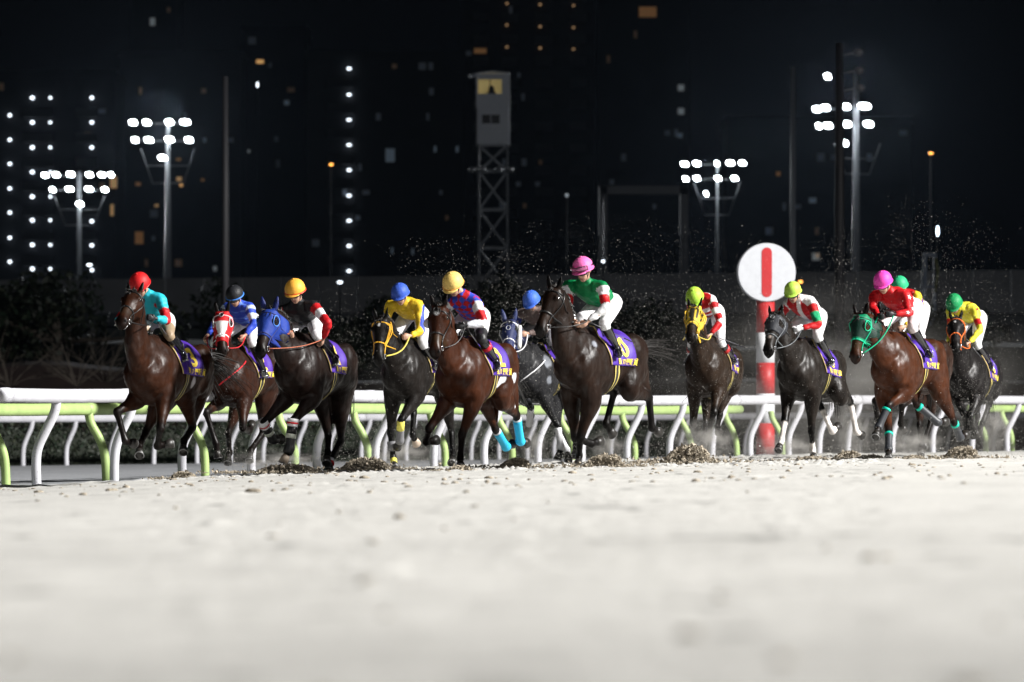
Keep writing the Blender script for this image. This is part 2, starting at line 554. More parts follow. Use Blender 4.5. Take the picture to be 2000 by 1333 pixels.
def bush(px, py_base, Y, wd, ht, label, n=2600, seed=1, trunk=True, name='tree', cat='tree', size=.11, z0=None, group=None):
    X = (px - 1000) / FPX * Y
    zb = CAMZ + (YH - py_base) / FPX * Y if z0 is None else z0
    root = empty(name, (X, Y, zb)); tag(root, label, cat, group)
    r = np.random.default_rng(seed)
    k = 14
    cen = np.stack([r.normal(0, wd * .26, k), r.normal(0, wd * .22, k), ht * r.uniform(.3, .88, k)], 1)
    rad = wd * r.uniform(.13, .24, k)
    i = r.integers(0, k, n)
    d = r.normal(size=(n, 3)); d /= np.linalg.norm(d, axis=1)[:, None]
    p = cen[i] + d * (rad[i] * r.uniform(.5, 1.05, n) ** .6)[:, None]
    p[:, 2] = np.maximum(p[:, 2], .05)
    leaf_cloud('crown', p, size, M_leaf, root, seed)
    if trunk:
        mb = MB(); mb.tube([(0, 0, -.1), (.05, 0, ht * .3), (0, .05, ht * .6)], [wd * .035, wd * .028, wd * .012], 8, cr=3)
        for j in range(6):
            mb.tube([(0, 0, ht * .25), tuple(cen[j] * np.array([.5, .5, .8])), tuple(cen[j])], [wd * .02, wd * .013, .01], 6, cr=2)
        mb.build('trunk', mat('bark', (.06, .05, .04), .9), root)
    return root
# ================================================================== TREES AND FAR TRACKSIDE
bush(110, 700, 175, 6.5, 2.4, 'wide dark tree clump below the concrete wall on the left', seed=3, size=.13, n=3600)
bush(10, 700, 178, 4.5, 2.0, 'dark rounded shrub at the left frame edge below the wall', seed=4, size=.13)
bush(955, 700, 178, 4.0, 2.5, 'dark green tree under the lattice tower, behind the front runners', seed=6, size=.13, n=3000)
bush(1030, 700, 180, 3.0, 2.0, 'small dark tree right of the lattice tower base', seed=7, size=.12)
bush(700, 720, 172, 4.2, 2.1, 'dark tree between the two blue-capped jockeys, under the wall', seed=8, size=.12)
bush(600, 735, 170, 4.2, 1.7, 'low dark shrub behind the orange-capped jockey', seed=9, size=.12)
bush(1290, 715, 176, 5.0, 1.7, 'dark shrub mass behind the tail of the pink-capped rider\'s horse', seed=10, size=.12)
bush(1790, 715, 180, 5.0, 1.5, 'low dark shrub behind the right-hand group of horses', seed=12, size=.12)

def bare_shrub(px, py, Y, h, label, seed):
    r = random.Random(seed)
    X = (px - 1000) / FPX * Y; zb = CAMZ + (YH - py) / FPX * Y
    root = empty('bare_shrub', (X, Y, zb)); tag(root, label, 'shrub', None)
    mb = MB()
    for i in range(16):
        a = r.uniform(-1.3, 1.3); l = h * r.uniform(.7, 1.3)
        p = [Vector((0, 0, 0))]
        d = Vector((math.sin(a), r.uniform(-.4, .4), .35 + .6 * math.cos(a)))
        for k in range(5):
            d = (d + Vector((r.uniform(-.2, .2), r.uniform(-.2, .2), r.uniform(-.25, .1)))).normalized()
            p.append(p[-1] + d * l / 5)
        mb.tube(p, [.012, .011, .009, .007, .005, .003], 5)
        for q in (2, 3, 4):
            dd = (d + Vector((r.uniform(-.8, .8), 0, r.uniform(-.3, .6)))).normalized()
            mb.tube([p[q], p[q] + dd * l * .22, p[q] + dd * l * .4], [.006, .005, .003], 4)
    mb.build('branches', mat('twig', (.13, .11, .09), .8), root)
bare_shrub(150, 755, 165, 1.6, 'bare thin-branched shrub arching over the white rail at the left edge', 3)
bare_shrub(20, 757, 166, 1.5, 'smaller bare shrub touching the left frame edge', 4)
bare_shrub(205, 752, 168, 1.5, 'bare twiggy shrub just left of the red-capped jockey\'s horse', 5)

# earth banks of the infield
def bank(name, label, pts, Y, depth, col):
    V = []; F = []
    r = random.Random(3)
    n = 60
    xs = np.linspace(pts[0][0], pts[-1][0], n)
    ys = np.interp(xs, [p[0] for p in pts], [p[1] for p in pts])
    for i in range(n):
        X = (xs[i] - 1000) / FPX * Y; z = CAMZ + (YH - ys[i]) / FPX * Y
        g = CAMZ - .45
        for (t, k) in ((0, 0), (.25, .55), (.5, .93), (.65, 1), (1, .2)):
            V.append((X * (1 + depth * t / Y), Y + depth * t, g - .05 + (z - g) * k + (r.uniform(-.04, .04) if k else 0)))
    for i in range(n - 1):
        for k in range(4):
            F.append((i * 5 + k, (i + 1) * 5 + k, (i + 1) * 5 + k + 1, i * 5 + k + 1))
    o = mesh_obj(name, V, F, mat(name + '_soil', col, .95, var=.3, vscale=1.5))
    tag(o, label, None, kind='structure')
bank('infield_bank', 'dark bare reddish earth bank of the infield behind the rails', [(-300, 705), (0, 700), (90, 690), (170, 700), (400, 730), (900, 735), (1500, 728), (2300, 735)], 162, 14, (.030, .016, .014))
bank('far_bank', 'dark grass bank at the foot of the concrete wall', [(-300, 640), (400, 650), (1000, 668), (1500, 660), (2300, 650)], 200, 20, (.008, .010, .009))

# ---- elevated roadway with parapet
def elevated_road():
    Y = 255.0
    k = Y / FPX
    top0, top1 = 547, 528
    root = empty('elevated_road', (0, Y, 0))
    tag(root, 'long dim grey concrete parapet wall crossing the whole background', 'wall')
    def z(py): return CAMZ + (YH - py) * k
    conc = mat('parapet_concrete', (.20, .20, .205), .9, var=.18, vscale=.5)
    mb = MB()
    xs = np.linspace(-500, 2500, 41)
    for i in range(40):
        x0 = (xs[i] - 1000) * k; x1 = (xs[i + 1] - 1000) * k - .05
        zt = z(top0 + (top1 - top0) * (xs[i] / 2000))
        mb.box(((x0 + x1) / 2, 0, (zt + z(612)) / 2), (x1 - x0, .3, zt - z(612)))
    mb.build('parapet', conc, root, smooth=False)
    mb = MB(); mb.box((0, .6, (z(614) + z(636)) / 2), (85, 1.0, z(614) - z(636))); mb.build('girder', mat('girder', (.07, .075, .08), .8), root, smooth=False)
    mb = MB(); mb.box((0, 1.2, (z(636) + z(668)) / 2 - 0), (85, .4, z(636) - z(668))); mb.build('retaining_wall', mat('retain', (.06, .066, .064), .9, var=.3, vscale=.3), root, smooth=False)
    lw = MB(); lw.box((0, 1.6, z(668) / 2 - .3), (85, .3, z(668) + .6)); lw.build('lower_wall', mat('lower_wall', (.03, .034, .032), .9), root, smooth=False)
    for px in range(-350, 2400, 260):
        mb = MB(); mb.tube([((px - 1000) * k, .3, -.4), ((px - 1000) * k, .3, z(636) + .1)], [.45, .45], 16); mb.build('pier', conc, root)
elevated_road()

# ---- small lamps
def glow_mat(name, col, s):
    return mat(name, col, .5, emit=col, estr=s)
M_lampw = glow_mat('lamp_white', (.82, .91, 1.0), 4.2)
M_lampw2 = glow_mat('lamp_white_soft', (.80, .92, 1.0), 5)
M_flood = glow_mat('floodlight_glass', (.88, .95, 1.0), 42)
M_orange = glow_mat('sodium_glass', (1.0, .42, .08), 4)
M_steel = mat('galvanised_steel', (.30, .31, .33), .55, metal=.3)
M_dark = mat('dark_steel', (.03, .03, .035), .6)

def small_lamp(name, px, py, Y, w_, h_, m, label, stem=None, cat='lamp', group=None):
    X = (px - 1000) / FPX * Y; z = CAMZ + (YH - py) / FPX * Y
    zb = stem if stem is not None else z
    root = empty(name, (X, Y, gh(X, Y) if stem is None else zb)); tag(root, label, cat, group)
    oz = root.location.z
    mb = MB(); mb.ell((0, -.1, z - oz), (w_ / 2 * Y / FPX, .06, h_ / 2 * Y / FPX)); mb.build('lamp_glass', m, root)
    mb = MB(); mb.box((0, .02, z - oz + h_ * .3 * Y / FPX), (w_ * 1.1 * Y / FPX, .12, .05)); mb.build('lamp_hood', M_dark, root, smooth=False)
    mb = MB(); mb.tube([(0, .12, 0), (0, .12, z - oz)], [.045, .035], 8); mb.build('post', mat('black_pole', (.012, .012, .013), .9, spec=.1), root)
small_lamp('wall_lamp', 664, 552, 250, 10, 5, M_lampw, 'bright pale lamp at the wall top, above the space right of the orange-capped jockey')
small_lamp('wall_lamp', 175, 518, 250, 10, 5, M_lampw, 'pale lamp standing beside the pole of the lower left floodlight mast')
small_lamp('wall_lamp', 1178, 511, 250, 6, 5, M_lampw, 'round white lamp just right of the bright pink cap of the green-silked jockey')
small_lamp('wall_lamp', 1107, 382, 300, 6, 8, glow_mat('lamp_dim', (.8, .9, 1), .25), 'faint small lamp between the lattice tower and the gantry')
small_lamp('street_lamp', 1818, 300, 330, 9, 4, M_orange, 'orange street lamp on a thin pole at the far right')
small_lamp('street_lamp', 647, 322, 330, 8, 4, M_orange, 'orange street lamp on a thin pole left of the column of stairwell lights')
small_lamp('street_lamp', 1563, 551, 252, 9, 5, M_orange, 'orange lamp peeking out behind the lime-capped jockey beside the round marker')
small_lamp('tube_lamp', 1831, 452, 240, 4, 20, glow_mat('tube_glass', (.7, .85, 1.0), 10), 'upright fluorescent tube lamp above the metal frame at the right')
small_lamp('wall_lamp', 503, 166, 420, 3, 11, M_lampw, 'tilted white lamp high up, left of the column of stairwell lights')

# ---- floodlight masts
def flood_mast(label, pole_px, Y, heads, wdt, pole_w, py_base, frame, lamps_power=0, arms=None):
    k = Y / FPX
    X = (pole_px - 1000) * k
    root = empty('floodlight_mast', (X, Y, gh(X, Y))); tag(root, label, 'floodlight mast', 'floodlight masts round the far side of the track')
    oz = root.location.z
    def z(py): return CAMZ + (YH - py) * k - oz
    ytop = min(h[1] for h in heads) - 8
    mb = MB(); mb.tube([(0, 0, -.2), (0, 0, z(py_base) * .5), (0, 0, z(ytop))], [pole_w * k * .5, pole_w * k * .45, pole_w * k * .22], 16)
    mb.build('pole', M_steel, root)
    # frame bars behind the heads and maintenance cage
    mb = MB()
    rows = {}
    for h in heads: rows.setdefault(round(h[1] / 22), []).append(h)
    for r_ in rows.values():
        x0 = min(h[0] for h in r_); x1 = max(h[0] for h in r_); yy = sum(h[1] for h in r_) / len(r_)
        mb.tube([((x0 - pole_px - 8) * k, .25, z(yy) - .05), ((x1 - pole_px + 8) * k, .25, z(yy) - .05)], [.06, .06], 6)
    x0, x1, fy0, fy1 = frame
    for (a, b) in (((x0, fy0), (x0 + 22, fy1)), ((x1, fy0), (x1 - 22, fy1)), ((x0 + 22, fy1), (x1 - 22, fy1)), ((x0 + 12, (fy0 + fy1) / 2), (x1 - 12, (fy0 + fy1) / 2))):
        mb.tube([((a[0] - pole_px) * k, .2, z(a[1])), ((b[0] - pole_px) * k, .2, z(b[1]))], [.05, .05], 6)
    mb.build('crossarm_frame', M_steel, root)
    for h in heads:
        sx = (h[2] if len(h) > 2 else 1)
        c = Vector(((h[0] - pole_px) * k, 0, z(h[1])))
        hm = MB(); hm.ell(c + Vector((0, .12, 0)), (.38 * sx * wdt, .3, .28 * wdt)); hd = hm.build('lamp_housing', M_dark, root)
        gm = MB(); gm.ell((0, 0, 0), (1, 1, 1), nu=24, nv=14)
        gv = [tuple((abs(q) ** .6) * (1 if q > 0 else -1) for q in p) for p in gm.v]
        gv = [(c.x + p[0] * .245 * sx * wdt + p[2] * -.05, c.y - .1 + p[1] * .12, c.z + p[2] * .165 * wdt) for p in gv]
        mesh_obj('lamp_glass', gv, gm.f, M_flood, hd)
    # lamp light
    d = bpy.data.lights.new('mast_lamp', 'SPOT'); d.energy = lamps_power; d.color = (.9, .95, 1.0)
    d.spot_size = math.radians(60); d.spot_blend = .8; d.shadow_soft_size = 2.0
    lo = bpy.data.objects.new('mast_lamp', d); COL.objects.link(lo); lo.parent = root
    lo.location = (0, -1.6, z(heads[0][1]))
    wl = Vector((X, Y - 1.6, oz + z(heads[0][1])))
    lo.rotation_euler = (Vector((0, 66, 0)) - wl).to_track_quat('-Z', 'Y').to_euler()
    return root
flood_mast('lower left floodlight mast with two rows of lit lamps over one', 155, 400,
           [(88, 343), (110, 342), (138, 341, 1.15), (175, 342), (199, 342), (217, 342, .8), (103, 371, .8), (136, 370, 1.1), (174, 370, 1.1), (205, 371, .9), (156, 399)], 1.0, 15, 560, (105, 205, 380, 440), 0.6e5)
flood_mast('taller left floodlight mast with nine lit lamps, behind the red-capped jockey', 328, 370,
           [(260, 240), (287, 240), (331, 239, 1.05), (362, 239, 1.25), (264, 274, .85), (291, 274, 1.1), (331, 273, 1.15), (369, 274), (318, 309, 1.1)], 1.05, 18, 560, (275, 380, 290, 358), 0.95e5)
flood_mast('lower right floodlight mast with small top lamp, left of the round marker', 1401, 400,
           [(1337, 321, 1.1), (1361, 320, 1.05), (1400, 320, .6), (1426, 319, 1.15), (1450, 319, 1.0), (1339, 350, .8), (1361, 349, .9), (1402, 349, .9), (1435, 349, .9), (1379, 379, .5)], 1.0, 9, 560, (1355, 1446, 355, 420), 0.6e5)
flood_mast('tall right floodlight mast behind a thick dark pole, brightest lamp at its top right', 1672, 350,
           [(1595, 214, .9), (1612, 211, 1.0), (1652, 209, 1.0), (1688, 208, 1.5), (1599, 247, .6), (1617, 246, 1.0), (1653, 243, 1.15), (1696, 243, 1.1), (1650, 280, .7), (1616, 150, .75)], 1.1, 22, 560, (1630, 1720, 280, 340), 1.3e5)

# ---- plain dark poles
def dark_pole(px, y0, y1, Y, wpx, label, knob=(), m=None):
    k = Y / FPX; X = (px - 1000) * k
    root = empty('utility_pole', (X, Y, gh(X, Y))); tag(root, label, 'pole')
    oz = root.location.z
    def z(py): return CAMZ + (YH - py) * k - oz
    mb = MB(); mb.tube([(0, 0, -.2), (0, 0, z((y0 + y1) / 2)), (0, 0, z(y0))], [wpx * k / 2, wpx * k / 2.1, wpx * k / 2.8], 16); mb.build('shaft', m or M_dark, root)
    mb = MB(); mb.tube([(0, 0, -.05), (0, 0, .25)], [wpx * k * .8] * 2, 16); mb.build('base_collar', m or M_dark, root)
    for (kx, ky) in knob:
        hm = MB(); c = ((kx - px) * k, 0, z(ky))
        hm.ell(c, (.14, .2, .12)); hm.tube([(0, 0, z(ky) - .1), c], [.03, .03], 6)
        hm.build('unlit_lamp_head', M_steel, root)
dark_pole(440, 150, 700, 150, 15, 'dark tall pole rising behind the black-capped jockey')
dark_pole(1640, 85, 700, 150, 20, 'thick black pole standing in front of the tall right floodlight mast', knob=((1676, 103), (1678, 138), (1680, 172)))
dark_pole(1549, 130, 600, 260, 11, 'thin grey pole behind the lime-capped jockey beside the marker', m=M_steel)

# ---- patrol tower
def tower():
    Y = 280.0; k = Y / FPX
    X = (963 - 1000) * k
    root = empty('patrol_tower', (X, Y, gh(X, Y))); tag(root, 'white patrol tower cabin with one warm lit window on a steel lattice', 'tower')
    oz = root.location.z
    def z(py): return CAMZ + (YH - py) * k - oz
    wh = mat('tower_panel', (.72, .74, .80), .6, var=.05)
    W_ = 66 * k; D = 2.0
    # upper cabin walls leave a real window opening
    x0, x1 = -W_ / 2, W_ / 2
    wx0, wx1, wz0, wz1 = (934 - 963) * k, (980 - 963) * k, z(186), z(158)
    mb = MB()
    zt, zb = z(148), z(284)
    mb.box(((x0 + wx0) / 2, -D / 2, (wz0 + wz1) / 2), (wx0 - x0, .08, wz1 - wz0))
    mb.box(((wx1 + x1) / 2, -D / 2, (wz0 + wz1) / 2), (x1 - wx1, .08, wz1 - wz0))
    mb.box((0, -D / 2, (zt + wz1) / 2), (W_, .08, zt - wz1))
    mb.box((0, -D / 2, (wz0 + z(214)) / 2), (W_, .08, wz0 - z(214)))
    mb.box((0, -D / 2 - .12, (z(214) + zb) / 2), (W_ - .15, .3, z(214) - zb))
    mb.box((x0 + .04, 0, (zt + zb) / 2), (.08, D - .1, zt - zb)); mb.box((x1 - .04, 0, (zt + zb) / 2), (.08, D - .1, zt - zb))
    mb.box((0, D / 2, (zt + zb) / 2), (W_, .08, zt - zb))
    cab = mb.build('cabin', wh, root, smooth=False)
    mb = MB(); mb.box(((wx0 + wx1) / 2, .2, (wz0 + wz1) / 2), (wx1 - wx0 + .1, .05, wz1 - wz0 + .3)); mb.build('lit_interior', glow_mat('warm_room', (.95, .74, .30), .15), cab, smooth=False)
    mb = MB(); mb.box(((wx0 + wx1) / 2, -D / 2 + .02, (wz0 + wz1) / 2), (.05, .05, wz1 - wz0)); mb.build('mullion', M_dark, cab, smooth=False)
    mb = MB()
    mb.ell(((960 - 963) * k, -.35, z(176)), (.16, .13, .22)); mb.ell(((960 - 963) * k, -.35, z(188)), (.28, .16, .3)); 
    p = mb.build('person', M_dark); p.location = root.location; tag(p, 'dark figure of an official seen inside the lit tower window', 'person')
    mb = MB(); mb.box(((959 - 963) * k, -D / 2 - .29, z(236)), (34 * k, .06, 17 * k)); wn = mb.build('lower_window', mat('dark_glass', (.01, .01, .012), .2), cab, smooth=False)
    mb = MB(); mb.box(((959 - 963) * k, -D / 2 - .33, z(236)), (.05, .04, 17 * k)); mb.build('mullion', wh, wn, smooth=False)
    mb = MB()
    P = [(-W_ / 2 - .35, z(149)), (-W_ / 2 + .2, z(145)), (0, z(142)), (W_ / 2, z(146))]
    mb.tube([(p[0], 0, p[1]) for p in P], [(D / 2 + .15, .05)] * 4, 8, side=(0, 1, 0)); mb.build('roof', wh, root)
    mb = MB(); st = .055
    for sx in (-1, 1):
        for sy in (-1, 1):
            mb.tube([(sx * W_ * .42, sy * D * .42, -.2), (sx * W_ * .42, sy * D * .42, zb)], [st * 1.3] * 2, 6)
    lv = [zb, z(335), z(410), z(485), z(560), z(640), 0.2]
    for i in range(len(lv) - 1):
        a, b = lv[i], lv[i + 1]
        for sy in (-1, 1):
            y = sy * D * .42
            mb.tube([(-W_ * .42, y, a), (W_ * .42, y, b)], [st * .7] * 2, 5); mb.tube([(W_ * .42, y, a), (-W_ * .42, y, b)], [st * .7] * 2, 5)
            mb.tube([(-W_ * .42, y, b), (W_ * .42, y, b)], [st] * 2, 5)
        for sx in (-1, 1):
            x = sx * W_ * .42
            mb.tube([(x, -D * .42, a), (x, D * .42, b)], [st * .7] * 2, 5); mb.tube([(x, -D * .42, b), (x, D * .42, b)], [st] * 2, 5)
    mb.build('lattice', M_steel, root, smooth=False)
    for i, px in enumerate((922, 942, 974, 995)):
        mb = MB(); mb.ell(((px - 963) * k, -D / 2 - .1, z(334)), (.2, .25, .16)); mb.build('loudspeaker', M_steel, root)
tower()

# ---- gantry
def gantry():
    Y = 300.0; k = Y / FPX; X = (1180 - 1000) * k
    root = empty('gantry', (X, Y, gh(X, Y))); tag(root, 'dim grey portal gantry with forked legs right of the pink-capped jockey', 'gantry')
    oz = root.location.z
    def z(py): return CAMZ + (YH - py) * k - oz
    mb = MB()
    for bx in (1178, 1336):
        b = (bx - 1180) * k
        mb.box((b, 0, (z(365) + z(460)) / 2), (16 * k, .5, z(365) - z(460)))
        for s in (-1, 1):
            mb.tube([(b, 0, z(455)), (b + s * 14 * k, 0, 0)], [(.14, .2), (.2, .25)], 6)
    mb.box(((1257 - 1180) * k, 0, z(372)), (172 * k, .5, 16 * k))
    mb.build('portal_frame', mat('gantry_paint', (.17, .17, .18), .7), root, smooth=False)
    mb = MB(); mb.tube([((1178 - 1180) * k, -.3, 0), ((1178 - 1180) * k, -.3, z(365))], [.03, .03], 5); mb.build('ladder', M_dark, root)
gantry()

# ---- metal frame structure at the right
def frame_post():
    Y = 210.0; k = Y / FPX; X = (1815 - 1000) * k
    root = empty('start_frame', (X, Y, gh(X, Y))); tag(root, 'blue-grey metal frame structure behind the green-capped jockeys on the right', 'frame')
    oz = root.location.z
    def z(py): return CAMZ + (YH - py) * k - oz
    mb = MB()
    mb.box((-8 * k, 0, z(495) / 2), (.12, .2, z(495))); mb.box((11 * k, .1, z(495) / 2), (.12, .2, z(495)))
    mb.tube([(-8 * k, 0, z(495)), (-18 * k, 0, z(600)), (-22 * k, 0, 0)], [.07, .07, .07], 6)
    mb.box((2 * k, 0, z(498)), (24 * k, .25, .14)); mb.box((3 * k, 0, z(560)), (18 * k, .2, .1)); mb.box((4 * k, .05, z(620) / 2), (14 * k, .1, z(620)))
    mb.build('posts', mat('blue_grey_steel', (.12, .15, .20), .5), root, smooth=False)
    mb = MB(); mb.tube([(12 * k, -.1, z(505)), (16 * k, -.12, z(530)), (11 * k, -.1, z(572))], [(.10, .03), (.16, .04), (.05, .03)], 8); mb.build('wrap_cloth', mat('yellow_cloth', (.28, .28, .10), .8), root)
frame_post()

# ================================================================== BUILDINGS
def building(label, px0, px1, py_top, Y, depth, storey_px, y_first, cols_, bal=(), col=(.05, .053, .062), lampm=None, lw=9, lh=7, windows=(), strength=None, rows=None, bal_col=None):
    k = Y / FPX
    X = ((px0 + px1) / 2 - 1000) * k; W_ = (px1 - px0) * k
    root = empty('apartment_building', (X, Y, CAMZ - .45)); tag(root, label, 'building')
    oz = root.location.z
    def z(py): return CAMZ + (YH - py) * k - oz
    H_ = z(py_top)
    wallm = mat('facade_%d' % int(px0 + 500), col, .85, var=.15, vscale=.15)
    mb = MB(); mb.box((0, depth / 2, H_ / 2), (W_, depth, H_)); mb.build('wall', wallm, root, smooth=False)
    mb = MB(); mb.box((0, depth / 2, H_ + .35), (W_ + .6, depth + .6, .7)); mb.build('roof', wallm, root, smooth=False)
    slabm = mat('balcony_slab', (.16, .16, .17), .85)
    nf = int((600 - y_first) / storey_px) + 6
    for i in range(-3 if py_top < y_first - storey_px * 2 else 0, nf + 1):
        zz = z(y_first + i * storey_px) + .35
        if zz > H_ or zz < 1: continue
        for (a, b) in bal:
            mb = MB(); mb.box((((a + b) / 2 - (px0 + px1) / 2) * k, -.6, zz - 2.6), ((b - a) * k, 1.3, .16))
            mb.box((((a + b) / 2 - (px0 + px1) / 2) * k, -1.2, zz - 2.1), ((b - a) * k, .1, 1.0)); mb.build('balcony', slabm, root, smooth=False)
    for (cx, sc, ys) in cols_:
        for yy in ys:
            c = ((cx - (px0 + px1) / 2) * k, -.5 if bal else -.12, z(yy))
            lm = MB(); lm.ell(c, (lw * sc * k * .36, .1, lh * sc * k * .36), nu=10, nv=6); lm.build('balcony_lamp', lampm or M_lampw, root)
    rr_ = random.Random(int(px0) + 900)
    windows = list(windows)
    for q in range(int((px1 - px0) / 22)):
        windows.append((rr_.uniform(px0 + 12, px1 - 12), max(py_top, 0) + 20 + storey_px * rr_.randint(0, 9), rr_.choice((6, 9, 14)), rr_.choice((9, 14)), rr_.choice((W6, W6, W7))))
    for (wx, wy, ww, wh_, wm) in windows:
        c = ((wx - (px0 + px1) / 2) * k, -.06, z(wy))
        fr = MB(); fr.box(c, (ww * k + .3, .16, wh_ * k + .3)); f = fr.build('window', mat('window_frame_dark', (.05, .05, .055), .6), root, smooth=False)
        pm = MB(); pm.box((c[0], -.16, c[2]), (ww * k, .06, wh_ * k)); pm.build('pane', wm, f, smooth=False)
W6 = glow_mat('window_very_dim', (.6, .7, .85), .012); W7 = glow_mat('window_very_dim_warm', (1, .65, .4), .014)
W1 = glow_mat('window_warm', (1.0, .62, .28), .22); W2 = glow_mat('window_warm_bright', (1.0, .55, .2), .5)
W3 = glow_mat('window_cool', (.55, .72, .9), .05); W4 = glow_mat('window_grey', (.8, .9, .95), .09); W5 = glow_mat('window_dim_orange', (1, .5, .2), .07)
ya = [226, 274, 321, 369, 416, 465, 512]; yb = [192, 240, 289, 337, 385, 431, 479, 526]
building('left apartment block with white balcony lamps in vertical columns', -120, 225, 150, 600, 14, 48, 192,
         [(20, .95, ya), (64, 1.1, yb), (99, .8, yb), (180, 1.0, yb[:3] + [433, 480, 528])], bal=((45, 105), (150, 190)), lw=9, lh=7.5,
         windows=[(232 - 10, 357, 13, 22, W1), (219, 411, 6, 22, W1)])
yc = [135, 186, 235, 284, 333, 383, 432, 481, 530]
building('central dark apartment block with a single column of stairwell lights', 600, 905, 110, 610, 15, 49.3, 135,
         [(682, 1.15, yc)], bal=((640, 690),), col=(.075, .08, .09), lw=10, lh=5,
         windows=[(762, 304, 18, 26, W3), (850, 292, 5, 12, W3), (893, 292, 5, 12, W3), (766, 490, 4, 12, W3), (806, 492, 4, 12, W3)])
building('tall building cut by the top edge with rows of dim orange lamps above the tower', 900, 1160, -160, 620, 18, 42.5, 8,
         [(990, .55, [8, 50, 93]), (1055, .6, [10, 53, 95]), (1120, .55, [12, 55, 97])], bal=((980, 1012), (1045, 1080), (1112, 1145), (925, 955)), col=(.07, .072, .085),
         lampm=glow_mat('lamp_dim_orange', (1, .6, .3), 0.35), lw=13, lh=10, windows=[(938, 100, 24, 10, W5)])
building('far dark tower block on the right with a few faint windows', 1170, 1345, -120, 640, 16, 48, 30, [],
         col=(.055, .06, .07), windows=[(1265, 24, 34, 20, W5), (1330, 172, 12, 12, W4), (1330, 218, 12, 12, W4), (1328, 265, 9, 9, W3)])
building('low dark block behind the left floodlight masts with scattered warm windows', 235, 470, 110, 640, 14, 48, 190, [],
         col=(.06, .065, .08), windows=[(272, 465, 16, 24, W5), (350, 350, 10, 8, W1), (354, 362, 6, 6, W2), (396, 352, 6, 5, W5), (270, 360, 10, 7, W5), (306, 402, 7, 5, W1), (349, 312, 9, 5, W5), (420, 525, 7, 9, W4)])
building('narrow dark block with an orange window, behind the dark pole at centre left', 475, 595, 60, 660, 14, 48, 100, [],
         col=(.05, .052, .065), windows=[(508, 121, 14, 7, W2), (560, 201, 10, 9, W3), (476 + 10, 296, 5, 6, W4)])
building('dark block far right behind the tall floodlight mast', 1420, 1780, 240, 650, 16, 48, 260, [],
         col=(.06, .065, .08), windows=[(1593, 502, 14, 14, W4), (1587, 392, 14, 10, W3), (1520, 340, 8, 8, W5)])
building('slim pale block rising between the two left masts, one lit room near its top', 255, 345, -60, 700, 12, 48, 43, [],
         col=(.045, .05, .06), windows=[(298, 43, 10, 15, W4)])
# ================================================================== HORSES
M_coat = mat('horse_coat', vcol=True, rough=.45, var=.35, vscale=7, bump=.5, bscale=14, spec=.10)
def _flecks():
    m = M_coat; N = m.node_tree.nodes; L = m.node_tree.links; b = N['Principled BSDF']
    # splashed sand flecks on the coat
    src = b.inputs['Base Color'].links[0].from_socket
    tc = N.new('ShaderNodeTexCoord'); v = N.new('ShaderNodeTexVoronoi'); v.inputs['Scale'].default_value = 55
    L.new(tc.outputs['Object'], v.inputs['Vector'])
    r = N.new('ShaderNodeMapRange'); r.inputs[1].default_value = .10; r.inputs[2].default_value = .17; r.inputs[3].default_value = 1; r.inputs[4].default_value = 0
    L.new(v.outputs['Distance'], r.inputs[0])
    a = N.new('ShaderNodeAttribute'); a.attribute_name = 'Col'
    mu = N.new('ShaderNodeMath'); mu.operation = 'MULTIPLY'; L.new(r.outputs[0], mu.inputs[0]); L.new(a.outputs['Alpha'], mu.inputs[1])
    mx = N.new('ShaderNodeMix'); mx.data_type = 'RGBA'; mx.inputs[7].default_value = (.30, .29, .27, 1)
    L.new(mu.outputs[0], mx.inputs[0]); L.new(src, mx.inputs[6]); L.new(mx.outputs[2], b.inputs['Base Color'])
    n = N.new('ShaderNodeTexNoise'); n.inputs['Scale'].default_value = 9; n.inputs['Detail'].default_value = 3
    L.new(tc.outputs['Object'], n.inputs['Vector'])
    r2 = N.new('ShaderNodeMapRange'); r2.inputs[1].default_value = .35; r2.inputs[2].default_value = .65; r2.inputs[3].default_value = .38; r2.inputs[4].default_value = .65
    L.new(n.outputs['Fac'], r2.inputs[0]); L.new(r2.outputs[0], b.inputs['Roughness'])
    mp = N.new('ShaderNodeMapping'); mp.inputs['Scale'].default_value = (9, 9, 2.2); L.new(tc.outputs['Object'], mp.inputs[0])
    n3 = N.new('ShaderNodeTexNoise'); n3.inputs['Scale'].default_value = 1.6; n3.inputs['Detail'].default_value = 5; n3.inputs['Distortion'].default_value = .6; L.new(mp.outputs[0], n3.inputs['Vector'])
    r3 = N.new('ShaderNodeMapRange'); r3.inputs[1].default_value = .44; r3.inputs[2].default_value = .66; r3.inputs[3].default_value = .0; r3.inputs[4].default_value = .30
    L.new(n3.outputs['Fac'], r3.inputs[0]); L.new(r3.outputs[0], b.inputs['Coat Weight']); b.inputs['Coat Roughness'].default_value = .37
_flecks()
M_hair = mat('horse_hair', (.010, .008, .007), rough=.5, spec=.4)
M_hoof = mat('hoof_horn', (.018, .016, .014), rough=.45, var=.3, vscale=30)
M_hoofp = mat('hoof_pale', (.45, .36, .28), rough=.45, var=.2, vscale=30)
M_eye = mat('eye', (.006, .005, .005), rough=.08, spec=.8)
M_nos = mat('nostril_dark', (.006, .005, .005), rough=.8)
M_lblack = mat('black_leather', (.012, .012, .013), rough=.35)
M_lbrown = mat('brown_leather', (.12, .045, .022), rough=.4)
M_metal = mat('bit_metal', (.75, .75, .78), rough=.2, metal=1)
M_boot = mat('boot_leather', (.009, .009, .011), rough=.16, spec=.7, coat=.5)
M_purple = mat('purple_cloth', (.055, .014, .27), rough=.6, var=.08, vscale=20, bump=.2, bscale=40)
M_gold = mat('gold_lettering', (.80, .60, .06), rough=.6)
M_vc = mat('dyed_cloth', vcol=True, spec=.25, rough=.6, var=.06, vscale=25, bump=.25, bscale=30)
